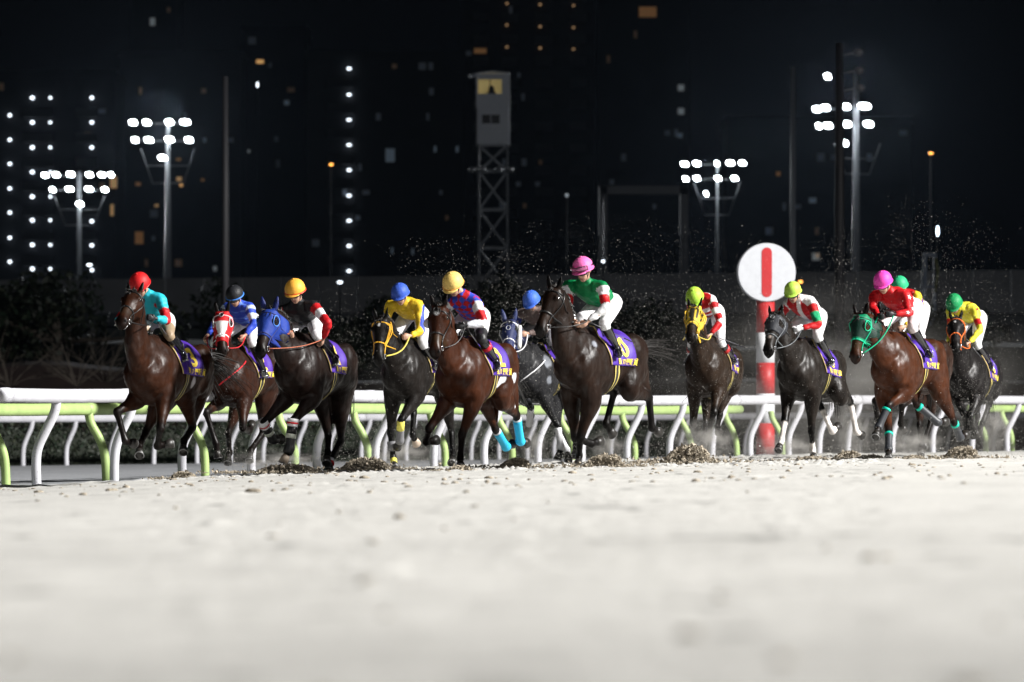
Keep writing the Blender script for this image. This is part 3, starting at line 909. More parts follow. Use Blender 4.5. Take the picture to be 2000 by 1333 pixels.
M_wood = M_dark

def dye(name, c, rough=.5):
    return mat('cloth_' + name, c, spec=.3, rough=rough, var=.06, vscale=25, bump=.2, bscale=40)

FONT_NUM = None
def text_mesh(s, size):
    cu = bpy.data.curves.new('t', 'FONT'); cu.body = s; cu.size = size; cu.align_x = 'CENTER'; cu.align_y = 'CENTER'
    cu.offset = size * .028; cu.resolution_u = 4
    o = bpy.data.objects.new('t', cu); COL.objects.link(o)
    dg = bpy.context.evaluated_depsgraph_get(); dg.update()
    me = bpy.data.meshes.new_from_object(o.evaluated_get(dg))
    V = mverts(me).copy(); F = [tuple(p.vertices) for p in me.polygons]
    bpy.data.objects.remove(o); bpy.data.curves.remove(cu); bpy.data.meshes.remove(me)
    return V, F

class Horse:
    pass

def build_horse(key, s, yaw, wpx, croup, poll, muz, legs, coat, label, group='race horses galloping in the pack', points=.35, head_roll=0, u_poll=.60, fleck=0.0, ears='up', sgn_muz=1, low=None, neck_arch=.05, muz_u=None, leg_black=True, mane_side=-1):
    a = math.radians(yaw); sa, ca = math.sin(a), math.cos(a)
    Y0 = FPX / s; X0 = (wpx[0] - 1000) / FPX * Y0; g = gh(X0, Y0)
    h = Horse(); h.key = key; h.sa, h.ca = sa, ca; h.X0, h.Y0, h.g = X0, Y0, g
    h.root = empty('horse', (X0, Y0, g), math.atan2(-ca, -sa))
    tag(h.root, label, 'horse', group)
    fwd = Vector((-sa, -ca, 0)); left = Vector((ca, -sa, 0))
    def world(p): return Vector((X0, Y0, g)) + fwd * p[0] + left * p[1] + Vector((0, 0, p[2]))
    def at_u(px, py, u):
        v = 0.0
        for _ in range(6):
            Y = Y0 - u * ca - v * sa
            X = (px - 1000) / FPX * Y
            v = (X - X0 + u * sa) / ca
        Y = Y0 - u * ca - v * sa
        return Vector((u, v, CAMZ + (YH - py) / FPX * Y - g))
    def chain(p, px, py, Ln, sg):
        wp = world(p); Y = wp.y
        for _ in range(3):
            X = (px - 1000) / FPX * Y; z = CAMZ + (YH - py) / FPX * Y
            dX = X - wp.x; dz = z - wp.z
            q = math.sqrt(max(Ln * Ln - dX * dX - dz * dz, 0)) * sg
            Y = wp.y - q
        return Vector((p[0] - sa * dX + ca * q, p[1] + ca * dX + sa * q, p[2] + dz))
    h.world, h.at_u, h.chain = world, at_u, chain
    W = at_u(wpx[0], wpx[1], 0).z
    W = min(max(W, 1.52), 1.76); h.W = W
    dzc = 0.0
    if croup:
        dzc = at_u(croup[0], croup[1], -.80).z - (W - .01)
        dzc = max(min(dzc, .12), -.14)
    def T(u, z):
        return W + z + dzc * min(max(-u / .8, 0), 1.2)
    h.T = T
    mb = MB()
    ring = [(-1.26, -.40, -.60, .08), (-1.20, -.27, -.66, .17), (-1.08, -.13, -.70, .235), (-.92, -.03, -.68, .275), (-.74, .005, -.64, .275),
            (-.55, -.05, -.66, .25), (-.38, -.085, -.72, .262), (-.20, -.08, -.78, .275), (-.04, -.01, -.80, .265), (.08, .0, -.78, .25),
            (.20, -.10, -.72, .24), (.31, -.22, -.66, .21), (.39, -.32, -.58, .15), (.43, -.40, -.50, .07)]
    h.ring = ring
    rr = catmull(np.array(ring), 2)
    V = []; F = []; n = 28
    for (u, zt, zb, wd) in rr:
        wd *= 1.10; zb -= .025
        zt2, zb2 = T(u, zt), T(u, zb)
        c = (zt2 + zb2) / 2; hh = (zt2 - zb2) / 2
        for k in range(n):
            th = 2 * math.pi * k / n
            sx = math.cos(th); sz = math.sin(th)
            wl = wd * (1 - .22 * max(sz, 0) ** 2 - .05 * max(-sz, 0))
            V.append((u, wl * math.copysign(abs(sx) ** .9, sx), c + hh * math.copysign(abs(sz) ** .95, sz)))
    m = len(rr)
    for i in range(m - 1):
        for k in range(n):
            F.append((i * n + k, i * n + (k + 1) % n, (i + 1) * n + (k + 1) % n, (i + 1) * n + k))
    V.append((rr[0][0] - .03, 0, (T(rr[0][0], rr[0][1]) + T(rr[0][0], rr[0][2])) / 2)); V.append((rr[-1][0] + .03, 0, T(0, -.45)))
    for k in range(n):
        F.append((m * n, (k + 1) % n, k)); F.append((m * n + 1, (m - 1) * n + k, (m - 1) * n + (k + 1) % n))
    mb.add(V, F)
    # muscle masses
    for sgn in (-1, 1):
        mb.ell((.17, sgn * .15, W - .40), (.15, .085, .24)); mb.ell((.30, sgn * .095, W - .50), (.11, .09, .13))
        mb.ell((.05, sgn * .17, W - .60), (.13, .08, .15)); mb.ell((-.90, sgn * .165, T(-.9, -.28)), (.28, .145, .26))
        mb.ell((-.05, sgn * .07, W - .10), (.22, .08, .12)); mb.ell((-1.08, sgn * .12, T(-1.1, -.42)), (.14, .12, .26))
        mb.ell((-.60, sgn * .10, T(-.6, -.14)), (.25, .10, .09))
    # head frame
    P = at_u(poll[0], poll[1], u_poll)
    HL = .60
    Mz = chain(P, muz[0], muz[1], HL, sgn_muz)
    hd = (Mz - P); HLa = hd.length; hd.normalize()
    if HLa > .72: Mz = P + hd * .72; HLa = .72
    side = Vector((0, 0, 1)).cross(hd)
    if side.length < .35:
        side = (side + Vector((0, .5, 0)))
    side.normalize(); side = (side + Vector((0, .35, 0))).normalized() if side.y > 0 else Vector((0, 1, 0))
    side = (side - hd * side.dot(hd)).normalized()
    if head_roll:
        side = (Matrix.Rotation(math.radians(head_roll), 3, hd) @ side)
    nn = hd.cross(side).normalized()
    if nn.z < 0 and nn.x < 0: nn = -nn; side = -side
    h.P, h.Mz, h.hd, h.side, h.nn, h.HL = P, Mz, hd, side, nn, HLa
    HLs = .60
    prof = [(-.07, .05, .01, -.06), (0, .078, .055, -.12), (.10, .098, .078, -.185), (.20, .106, .088, -.205), (.30, .100, .086, -.205), (.40, .080, .080, -.175),
            (.50, .063, .070, -.135), (.62, .055, .062, -.105), (.74, .053, .058, -.09), (.84, .060, .058, -.088), (.93, .056, .040, -.086), (1.0, .040, .012, -.066), (1.025, .018, -.01, -.04)]
    pr = catmull(np.array(prof), 2)
    V = []; F = []; n = 22
    for (t, wd, f, b) in pr:
        wd *= 1.27; b *= 1.20; f *= 1.14
        c = P + hd * (t * HLa) + nn * ((f + b) / 2); rh = (f - b) / 2
        for k in range(n):
            th = 2 * math.pi * k / n
            sx = math.cos(th); sz = math.sin(th)
            wl = wd * (1 - .15 * max(sz, 0) - (.32 if t > .38 else .12) * max(-sz, 0))
            V.append(c + side * (wl * math.copysign(abs(sx) ** .85, sx)) + nn * (rh * math.copysign(abs(sz) ** .85, sz)))
    m = len(pr)
    for i in range(m - 1):
        for k in range(n):
            F.append((i * n + k, i * n + (k + 1) % n, (i + 1) * n + (k + 1) % n, (i + 1) * n + k))
    V.append(P - hd * .06); V.append(P + hd * HLa * 1.03 - nn * .02)
    for k in range(n):
        F.append((m * n, (k + 1) % n, k)); F.append((m * n + 1, (m - 1) * n + k, (m - 1) * n + (k + 1) % n))
    mb.add(V, F)
    hp = lambda t, y, z: P + hd * (t * HLa) + side * y + nn * z
    h.hp = hp
    for sgn in (-1, 1):
        mb.ell(hp(.22, sgn * .100, .042), (.032, .024, .032)); mb.ell(hp(.29, sgn * .075, -.12), (.080, .038, .092), axes=(hd, side, nn))
        mb.ell(hp(.88, sgn * .050, .010), (.030, .023, .030)); mb.ell(hp(.36, sgn * .085, -.01), (.10, .018, .014), axes=(hd, side, nn))
        # ears
        if ears == 'back': ed = (-hd * .75 - nn * .55 + side * sgn * .25).normalized()
        else: ed = (-hd * .75 + nn * .35 + Vector((0, 0, .5)) + side * sgn * .30).normalized()
        eb = hp(.0, sgn * .062, .02)
        mb.tube([eb - ed * .02, eb + ed * .04, eb + ed * .10, eb + ed * .15, eb + ed * .175], [(.022, .020), (.034, .022), (.032, .016), (.018, .011), (.006, .006)], 10, side=side)
    mb.ell(hp(.97, 0, -.055), (.05, .034, .03), axes=(hd, side, nn))
    # neck
    end = P + hd * (.05) - nn * .065
    b0 = Vector((.02, 0, W - .33)); b1 = Vector((.20, 0, W - .26))
    d = end - b1
    c1 = b1 + Vector((d.length * .30, 0, d.length * .16)); c2 = end - (end - c1) * .35 + Vector((-.02, 0, neck_arch))
    # keep the neck smoothly swung toward the head
    c1.y += d.y * .22; c2.y += 0
    mb.tube([b0, b1, c1, c2, end, end + (end - c2).normalized() * .06], [(.20, .33), (.185, .31), (.130, .230), (.098, .178), (.088, .142), (.05, .07)], 22, side=(0, 1, 0), cr=4)
    h.neck = [b0, b1, c1, c2, end]
    # windpipe / throat line
    mb.tube([b1 + Vector((.12, 0, -.16)), c1 + Vector((.10, 0, -.16)), c2 + Vector((.09, 0, -.09)), end + Vector((.05, 0, -.04))], [(.09, .09), (.06, .07), (.05, .06), (.04, .05)], 10, cr=3)
    # legs
    h.bones = []; h.hoofs = []
    def front(spec, sgn):
        E = Vector((.02, sgn * .165, W - .72))
        k0 = world(E); kx = (k0.x) / k0.y * FPX + 1000; kz = YH - (k0.z - CAMZ) / k0.y * FPX
        dpx = math.hypot(spec[0][0] - kx, spec[0][1] - kz) / (FPX / k0.y)
        if dpx > .45:
            ex = min(dpx - .45, .16) / dpx
            tx = chain(E, spec[0][0], spec[0][1], .0, 0)
            E = E + (tx - E) * ex
        K = chain(E, spec[0][0], spec[0][1], .45, spec[0][2])
        Fk = chain(K, spec[1][0], spec[1][1], .29, spec[1][2])
        Hf = chain(Fk, spec[2][0], spec[2][1], .185, spec[2][2])
        dd = (Hf - Fk).normalized(); Cn = Fk + dd * min((Hf - Fk).length * .55, .11)
        S = Vector((.13, sgn * .13, W - .42))
        f = (K - E)
        mb.tube([S, E + Vector((0, 0, .05)), E + f * .22, E + f * .5, E + f * .8, K], [(.12, .19), (.118, .155), (.098, .125), (.070, .085), (.054, .060), (.054, .057)], 14, side=(0, 1, 0), cr=3)
        c = Fk - K
        mb.ell(K, (.050, .053, .064))
        mb.tube([K - c * .05, K + c * .15, K + c * .4, K + c * .8, Fk, Fk + dd * .05, Cn], [(.053, .056), (.042, .048), (.038, .045), (.038, .046), (.049, .053), (.038, .043), (.043, .047)], 12, side=(0, 1, 0), cr=3)
        h.bones.append((E, K, Fk, Cn, 'F', sgn)); h.hoofs.append((Cn, dd, (Fk - K).normalized(), 'F', sgn))
    def hind(spec, sgn):
        Hp = Vector((-.92, sgn * .13, T(-.9, -.25)))
        K = at_u(spec[0][0], spec[0][1], spec[0][2])
        K.y = max(min(K.y, sgn * .16 + .17), sgn * .16 - .17)
        la, lb = .44, .50
        dv = K - Hp; dl = dv.length
        if dl > la + lb - .01:
            Hp = Hp + dv * ((dl - la - lb + .01) / dl * .8); dv = K - Hp; dl = dv.length
        dn = dv.normalized()
        x = (la * la - lb * lb + dl * dl) / (2 * dl); hq = math.sqrt(max(la * la - x * x, .0004))
        pf = Vector((1, 0, .1)); pf = (pf - dn * pf.dot(dn)).normalized()
        St = Hp + dn * x + pf * hq
        Fk = chain(K, spec[1][0], spec[1][1], .38, spec[1][2])
        Hf = chain(Fk, spec[2][0], spec[2][1], .185, spec[2][2])
        dd = (Hf - Fk).normalized(); Cn = Fk + dd * min((Hf - Fk).length * .55, .11)
        g_ = K - St
        mb.tube([Hp + Vector((.02, 0, .06)), Hp + (St - Hp) * .5, St, St + g_ * .25, St + g_ * .6, St + g_ * .88, K], [(.15, .25), (.150, .245), (.128, .185), (.102, .142), (.066, .090), (.042, .060), (.046, .065)], 16, side=(0, 1, 0), cr=3)
        mb.tube([Vector((-1.08, sgn * .12, T(-1.1, -.42))), (Vector((-1.08, sgn * .12, T(-1.1, -.42))) + K) / 2 + Vector((-.02, 0, 0)), K + Vector((-.01, 0, .03))], [(.12, .17), (.068, .10), (.025, .035)], 10, cr=3)
        c = Fk - K
        mb.ell(K, (.050, .040, .062))
        # point of hock
        hk = K + (-g_.normalized() * -.0) - c.normalized() * .05 + Vector((-.03, 0, 0))
        mb.ell(hk, (.03, .026, .04))
        mb.tube([K - c * .04, K + c * .15, K + c * .5, K + c * .85, Fk, Fk + dd * .05, Cn], [(.050, .062), (.042, .052), (.038, .047), (.039, .047), (.050, .054), (.040, .044), (.044, .047)], 12, side=(0, 1, 0), cr=3)
        h.bones.append((St, K, Fk, Cn, 'H', sgn)); h.hoofs.append((Cn, dd, (Fk - K).normalized(), 'H', sgn))
    front(legs['FR'], -1); front(legs['FL'], 1); hind(legs['HR'], -1); hind(legs['HL'], 1)
    me = fuse(mb, .0165, it=3, fac=.5)
    # coat colours
    Vv = mverts(me); N = len(Vv)
    nrm = np.empty(N * 3); me.vertices.foreach_get('normal', nrm); nrm = nrm.reshape(-1, 3)
    sc = ord(key)
    dsp = (vnoise(Vv[:, 0] * 8 + Vv[:, 2] * 3 + sc, Vv[:, 2] * 5 - Vv[:, 0] * 3 + Vv[:, 1] * 5, sc) - .5) * .024 + (vnoise(Vv[:, 0] * 19 + Vv[:, 2] * 9, Vv[:, 2] * 10 + Vv[:, 1] * 12, sc + 2) - .5) * .009
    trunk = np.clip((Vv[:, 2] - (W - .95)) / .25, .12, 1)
    dhead = np.clip((np.linalg.norm(Vv - np.array((P + Mz) / 2), axis=1) - .30) / .15, .12, 1)
    Vv = Vv + nrm * (dsp * trunk * dhead)[:, None]
    me.vertices.foreach_set('co', Vv.ravel())
    coat = np.array(coat)
    pts_c = coat * .12 + np.array([.004, .004, .004]) if leg_black else coat
    C = np.tile(coat, (N, 1))
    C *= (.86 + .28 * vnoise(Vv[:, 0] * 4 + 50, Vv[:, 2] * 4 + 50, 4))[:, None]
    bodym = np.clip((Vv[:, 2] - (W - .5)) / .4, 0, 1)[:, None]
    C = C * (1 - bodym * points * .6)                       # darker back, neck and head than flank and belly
    for (E, K, Fk, Cn, kind, sgn) in h.bones:
        d0, t0 = segdist(Vv, E, K); d1, _ = segdist(Vv, K, Fk); d2, _ = segdist(Vv, Fk, Cn)
        mlow = np.clip((.085 - np.minimum(d1, d2)) / .02, 0, 1)
        mup = np.clip((.10 - d0) / .02, 0, 1) * np.clip((t0 - .72) / .2, 0, 1)
        mm = np.maximum(mlow, mup)[:, None]
        C = C * (1 - mm) + pts_c * mm
    tt = (Vv - np.array(P)) @ np.array(hd) / HLa
    lat = np.abs((Vv - np.array(P)) @ np.array(side)); fr = (Vv - np.array(P)) @ np.array(nn)
    ish = (tt > .45) & (lat < .12) & (fr > -.16) & (fr < .13) & (tt < 1.15)
    k = np.clip((tt - .80) / .12, 0, 1) * ish
    C = C * (1 - k[:, None] * .75)
    k2 = (np.clip(1 - np.abs(tt - .66) / .16, 0, 1) * ish)[:, None]
    C = C * (1 - k2 * .35) + np.minimum(coat * 2.6 + .02, .16) * k2 * .35
    for sgn in (-1, 1):
        eb = P + side * (sgn * .055) + nn * .02
        dR = Vv - np.array(eb); ml = np.clip((tt * -1 - .03) / .03, 0, 1) * (np.linalg.norm(dR, axis=1) < .22) * (fr > -.06)
        C = C * (1 - ml[:, None] * .75)
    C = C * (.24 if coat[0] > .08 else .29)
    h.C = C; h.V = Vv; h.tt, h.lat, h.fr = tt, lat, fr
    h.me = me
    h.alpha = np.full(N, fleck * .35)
    h.mb = None
    h.legs = legs
    faces = [tuple(p.vertices) for p in me.polygons]
    h.bvh = BVHTree.FromPolygons([tuple(v) for v in Vv], faces)
    h.eye = {s: head_ring(h, .215, s * 1.12, s * 1.12, 1, -.006)[0] for s in (-1, 1)}
    return h

def patch_color(h, c, r, col, soft=.25):
    d = np.linalg.norm(h.V - np.array(c), axis=1) / r
    d += (vnoise(h.V[:, 0] * 18, h.V[:, 2] * 18 + h.V[:, 1] * 9, 6) - .5) * .5
    k = np.clip((1 - d) / soft, 0, 1)[:, None]
    h.C = h.C * (1 - k) + np.array(col) * k

def stocking(h, kind, sgn, f0, col=(.62, .58, .55)):
    """white leg below fraction f0 of the cannon"""
    for (E, K, Fk, Cn, k_, s_) in h.bones:
        if k_ == kind and s_ == sgn:
            d1, t1 = segdist(h.V, K, Fk); d2, _ = segdist(h.V, Fk, Cn)
            m1 = (d1 < .075) * np.clip((t1 - f0) / .05, 0, 1)
            m2 = np.clip((.075 - d2) / .01, 0, 1)
            k = np.maximum(m1, m2)[:, None]
            h.C = h.C * (1 - k) + np.array(col) * k

def finish_horse(h, pale=()):
    c4 = np.concatenate([h.C, h.alpha[:, None]], 1)
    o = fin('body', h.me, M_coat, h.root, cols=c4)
    for (Cn, dd, cann, kind, sgn) in h.hoofs:
        f = (dd + Vector((.0, 0, -.0))).normalized()
        mb = MB(); mb.tube([Cn - f * .015, Cn + f * .02, Cn + f * .085], [(.040, .042), (.048, .050), (.060, .064)], 16)
        hf = mb.build('hoof', M_hoofp if (kind, sgn) in pale else M_hoof, h.root)
        mb = MB(); sa_ = Vector((0, 1, 0)); sa_ = (sa_ - f * sa_.dot(f)).normalized(); sb_ = f.cross(sa_)
        mb.tube([Cn + f * .088 + sa_ * .052 * math.sin(q) + sb_ * .056 * math.cos(q) for q in np.linspace(-2.4, 2.4, 15)], [.0075] * 15, 6); mb.build('shoe', mat('shoe_iron', (.22, .22, .22), .45, metal=.5), hf)
    for sgn in (-1, 1):
        mb = MB(); mb.ell(h.eye[sgn], (.023, .018, .023)); mb.build('eye', M_eye, h.root)
        nq = head_ring(h, .905, sgn * 1.15, sgn * 1.15, 1, -.004)[0]
        mb = MB(); mb.ell(nq, (.019, .013, .024), axes=(h.hd, h.side, h.nn)); mb.build('nostril', M_nos, h.root)
    # mane, forelock, tail
    r = random.Random(ord(h.key) * 7)
    b0, b1, c1, c2, end = h.neck
    crest = catmull([b1 + Vector((-.10, 0, .27)), c1 + Vector((-.08, 0, .19)), c2 + Vector((-.07, 0, .14)), end + Vector((-.06, 0, .13)) , h.hp(0, 0, .05)], 14)
    mb = MB()
    for i, p in enumerate(crest):
        p = Vector(p)
        hit = h.bvh.find_nearest(p)
        if hit[0] is None: continue
        q = hit[0]
        for j in range(3):
            l = r.uniform(.07, .15)
            y = r.uniform(-.02, .02)
            base = q + Vector((r.uniform(-.01, .01), y, -.012))
            d = Vector((r.uniform(-.75, -.2), -r.uniform(.1, .6), r.uniform(-.15, .5))).normalized()
            mb.tube([base, base + d * l * .5, base + d * l + Vector((-.03, 0, -.03))], [(.018, .006), (.013, .004), (.003, .002)], 5)
    mb.build('mane', M_hair, h.root)
    mb = MB()
    for j in range(12):
        base = h.hp(.0, r.uniform(-.035, .035), .05)
        d = (h.hd * r.uniform(.2, 1) + h.nn * r.uniform(.2, .9) + h.side * r.uniform(-.5, .5)).normalized()
        l = r.uniform(.08, .16)
        mb.tube([base, base + d * l * .5, base + d * l * .9 + h.hd * .03], [(.013, .006), (.010, .004), (.003, .002)], 5)
    mb.build('forelock', M_hair, h.root)

def tail(h, pts, n=70, spread=.06, seed=1):
    """hair strands following local points from the dock"""
    r = random.Random(seed)
    mb = MB()
    base = Vector((-1.20, 0, h.T(-1.2, -.22)))
    P = [base] + [Vector(p) for p in pts]
    mb.tube([base + Vector((.05, 0, 0)), P[0] + (P[1] - P[0]) * .5, P[1]], [.035, .03, .015], 10)
    L_ = len(P)
    for i in range(n):
        off = Vector((r.gauss(0, 1), r.gauss(0, 1), r.gauss(0, 1)))
        k = r.uniform(.6, 1.05)
        Q = []
        for j, p in enumerate(P):
            t = j / (L_ - 1)
            if t > k + .2: break
            Q.append(p + off * (spread * (.12 + t * 1.1)) + Vector((0, 0, r.uniform(-.01, .01))))
        if len(Q) < 2: continue
        m = len(Q)
        mb.tube(Q, [(.014 * (1 - .85 * j / (m - 1)), .007 * (1 - .8 * j / (m - 1))) for j in range(m)], 4, cr=3)
    mb.build('tail', M_hair, h.root)

# ---- tack
def ray(h, o, d, dist=1.2):
    r = h.bvh.ray_cast(Vector(o), Vector(d).normalized(), dist)
    return r[0], r[1]

def torso_pt(h, u, th, off):
    """point on the skin of the barrel: u along, th from top (0) to belly (pi), + = near side"""
    c = Vector((u, 0, h.T(u, -.40)))
    d = Vector((0, math.sin(th), math.cos(th)))
    p, n = ray(h, c + d * .9, -d, .95)
    mx_ = .30 + .10 * abs(math.cos(th))
    if p is None or (p - c).length > mx_ + .03: return c + d * (mx_ + off)
    return p + d * off

def saddle_cloth(h, u0=-.06, u1=-.66, th1=1.66, number='2', strip='東 17 優駿賞', th0=-1.6, skew=.10):
    nu, nt_ = 22, 44
    V = []; F = []
    def cp(a, b, off):   # a: 0 front .. 1 back, b: th
        u = u0 + (u1 - u0) * a - skew * (abs(b) / 1.7) * (1 - a) * 1.0 + .0
        return torso_pt(h, u, b, off)
    for i in range(nu + 1):
        for j in range(nt_ + 1):
            th = th0 + (th1 - th0) * j / nt_
            V.append(cp(i / nu, th, .014 + .004 * math.sin(i * .9 + j * .4)))
    for i in range(nu):
        for j in range(nt_):
            F.append((i * (nt_ + 1) + j, i * (nt_ + 1) + j + 1, (i + 1) * (nt_ + 1) + j + 1, (i + 1) * (nt_ + 1) + j))
    cl = mesh_obj('saddle_cloth', V, F, M_purple, h.root)
    so = cl.modifiers.new('thick', 'SOLIDIFY'); so.thickness = .006; so.offset = -1
    def place(s, size, ca_, cb, nm, m, sx=1.0):
        tv, tf = text_mesh(s, size)
        out = []
        for (x, y, z) in tv:
            a_ = ca_ + (x * sx) / abs(u1 - u0)
            b_ = cb - y / .34
            out.append(cp(a_, b_, .024))
        return mesh_obj(nm, out, tf, m, cl, smooth=False)
    if number:
        place(number, .34, .66, .98, 'number', M_gold)
    if strip:
        place(strip, .088, .66, 1.51, 'lettering', M_gold, 1.0)
    # edging roll at the front
    mb = MB()
    mb.tube([cp(-.015, th1 * k / 14, .016) for k in range(1, 15)], [.008] * 14, 6)
    mb.build('edging', dye('straw', (.55, .42, .16)), cl)
    # girth
    V = []; F = []; cols = []
    ns, nk = 8, 34
    for j in range(nk + 1):
        th = th1 - .12 + (math.pi * 2 - 2 * th1 + .24) * j / nk
        for i in range(ns + 1):
            u = u0 - .24 + (i / ns - .5) * .11
            V.append(torso_pt(h, u, th, .010))
            e = i in (0, ns) or i in (1, ns - 1)
            cols.append((.55, .45, .13) if e else (.02, .018, .018))
    for j in range(nk):
        for i in range(ns):
            F.append((j * (ns + 1) + i, j * (ns + 1) + i + 1, (j + 1) * (ns + 1) + i + 1, (j + 1) * (ns + 1) + i))
    mesh_obj('girth', V, F, M_vc, h.root, cols=np.array(cols))
    # racing saddle
    sd = MB()
    zs = h.T(-.3, -.085)
    sd.tube([(-.10, 0, zs + .05), (-.2, 0, zs + .035), (-.36, 0, zs + .03), (-.46, 0, zs + .07)], [(.10, .035), (.12, .03), (.13, .03), (.10, .03)], 14, side=(0, 1, 0), cr=3)
    sd.build('saddle', M_lblack, h.root)
    h.cloth = cl

def head_ring(h, t, th0, th1, n, off, tilt=0.0):
    out = []
    for k in range(n + 1):
        th = th0 + (th1 - th0) * k / n
        tk = t + tilt * (1 - math.cos(th)) / 2
        c = h.P + h.hd * (tk * h.HL) - h.nn * (.035 if tk < .5 else .018)
        d = h.side * math.sin(th) + h.nn * math.cos(th)
        p, nrm = ray(h, c + d * .30, -d, .3)
        if p is None: p = c + d * .08
        out.append(p + d * off)
    return out

def bridle(h, m, rein_m=None, noseband=None, brow=None, width=.010, rein_to=None, hood=False):
    root = MB()
    pi = math.pi
    br = MB(); br.tube(head_ring(h, .10, -1.5, 1.5, 16, .006), [(.011, .005)] * 17, 6)
    o = br.build('browband', brow or m, h.root)
    nb = MB(); nb.tube(head_ring(h, .55, 0, 2 * pi, 26, .005), [width] * 27, 6); nb.build('noseband', noseband or m, h.root)
    for sgn in (-1, 1):
        pts = []
        for k in range(9):
            t = .02 + .76 * k / 8
            th = sgn * (1.62 + .10 * math.sin(k * .5))
            pts += [head_ring(h, t, th, th, 1, .007)[0]]
        cb = MB(); cb.tube(pts, [(.009, .006)] * 9, 6); cb.build('cheek_strap', m, h.root)
        th = sgn * 1.9
        q = head_ring(h, .80, th, th, 1, .012)[0]
        bt = MB(); R = .034
        bt.tube([q + (h.hd * math.cos(a) + h.nn * math.sin(a)) * R for a in np.linspace(0, 2 * pi, 15)], [.006] * 15, 6)
        bt.build('bit_ring', M_metal, h.root)
        h.bit = getattr(h, 'bit', {}); h.bit[sgn] = q
    th_ = MB(); th_.tube(head_ring(h, .08, 0.6, 2 * pi - .6, 20, .006, tilt=.22), [.006] * 21, 6); th_.build('throat_latch', m, h.root)

def reins(h, targets, m, sag=.06, r=.011):
    for sgn, tg in targets.items():
        a = h.bit[sgn]; b = Vector(tg)
        n = 14; pts = []
        for k in range(n + 1):
            t = k / n
            p = a.lerp(b, t) + Vector((0, sgn * .05 * math.sin(t * math.pi), -sag * math.sin(t * math.pi)))
            hit = h.bvh.find_nearest(p)
            if hit[0] is not None and (p - hit[0]).dot(hit[1]) < .015 and k not in (0,):
                p = hit[0] + hit[1] * .016
            pts.append(p)
        mb = MB(); mb.tube(pts, [(r, r * .55)] * (n + 1), 6); mb.build('rein', m, h.root)

def head_shell(h, name, t0, t1, colf, off=.007, eye_r=.060, holes=True, thmax=math.pi, nt_=26, nth=44, mt=None, back=None):
    V = []; F = []; cols = []
    for i in range(nt_ + 1):
        t = t0 + (t1 - t0) * i / nt_
        R = head_ring(h, t, -thmax, thmax, nth, off)
        for j, p in enumerate(R):
            V.append(p); th = -thmax + 2 * thmax * j / nth
            cols.append(colf(t, th, p))
    eyes = [h.eye[-1], h.eye[1]]
    for i in range(nt_):
        for j in range(nth):
            q = (i * (nth + 1) + j, i * (nth + 1) + j + 1, (i + 1) * (nth + 1) + j + 1, (i + 1) * (nth + 1) + j)
            c = (V[q[0]] + V[q[1]] + V[q[2]] + V[q[3]]) / 4
            if holes and min((c - e).length for e in eyes) < eye_r: continue
            F.append(q)
    o = mesh_obj(name, V, F, mt or M_vc, h.root, cols=np.array(cols))
    so = o.modifiers.new('thick', 'SOLIDIFY'); so.thickness = .004; so.offset = 1
    if holes:
        for e in eyes[1:] + eyes[:1]:
            pass
    return o

def eye_rim(h, m, r=.060, tr=.006):
    for s in (-1, 1):
        c = h.eye[s]
        pts = []
        for a in np.linspace(0, 2 * math.pi, 17):
            p = c + h.hd * (r * 1.1 * math.cos(a)) + h.nn * (r * math.sin(a))
            hit = h.bvh.find_nearest(p); pts.append(hit[0] + hit[1] * .010)
        mb = MB(); mb.tube(pts, [tr] * 17, 6); mb.build('eye_rim', m, h.root)

def ear_covers(h, m, ears='up'):
    for sgn in (-1, 1):
        ed = (-h.hd * .75 + h.nn * .35 + Vector((0, 0, .5)) + h.side * sgn * .30).normalized()
        eb = h.hp(.0, sgn * .062, .02)
        mb = MB(); mb.tube([eb, eb + ed * .04, eb + ed * .10, eb + ed * .15, eb + ed * .182], [(.028, .026), (.037, .025), (.035, .020), (.022, .015), (.008, .008)], 12, side=h.side)
        mb.build('ear_cover', m, h.root)

def leg_band(h, kind, sgn, f0, f1, m, r=.047, name='leg_wrap', seg='cannon'):
    r *= 1.12
    for (E, K, Fk, Cn, k_, s_) in h.bones:
        if k_ == kind and s_ == sgn:
            if seg == 'cannon': a, b = K, Fk
            elif seg == 'past': a, b = Fk, Cn
            elif seg == 'all':
                mb = MB(); c = Fk - K
                mb.tube([K + c * f0, K + c * .5, K + c * .85, Fk, Fk + (Cn - Fk) * f1], [r, r * .92, r * .95, r * 1.08, r * .95], 14, cr=3); return mb.build(name, m, h.root)
            c = b - a
            mb = MB(); mb.tube([a + c * f0, a + c * (f0 + f1) / 2, a + c * f1], [r * 1.02, r, r * 1.02], 14); return mb.build(name, m, h.root)
# ================================================================== RIDERS
M_skin = mat('skin', vcol=True, rough=.5, spec=.4)
M_silk = mat('racing_silk', vcol=True, rough=.52, var=.10, vscale=14, bump=.7, bscale=13, spec=.25)
M_breech = mat('white_breeches', vcol=True, rough=.5, bump=.4, bscale=12, var=.04)
M_goggle = mat('goggle_lens', (.02, .02, .025), rough=.07, spec=.9, coat=.6)
M_stirrup = mat('stirrup_metal', (.6, .6, .62), rough=.25, metal=1)

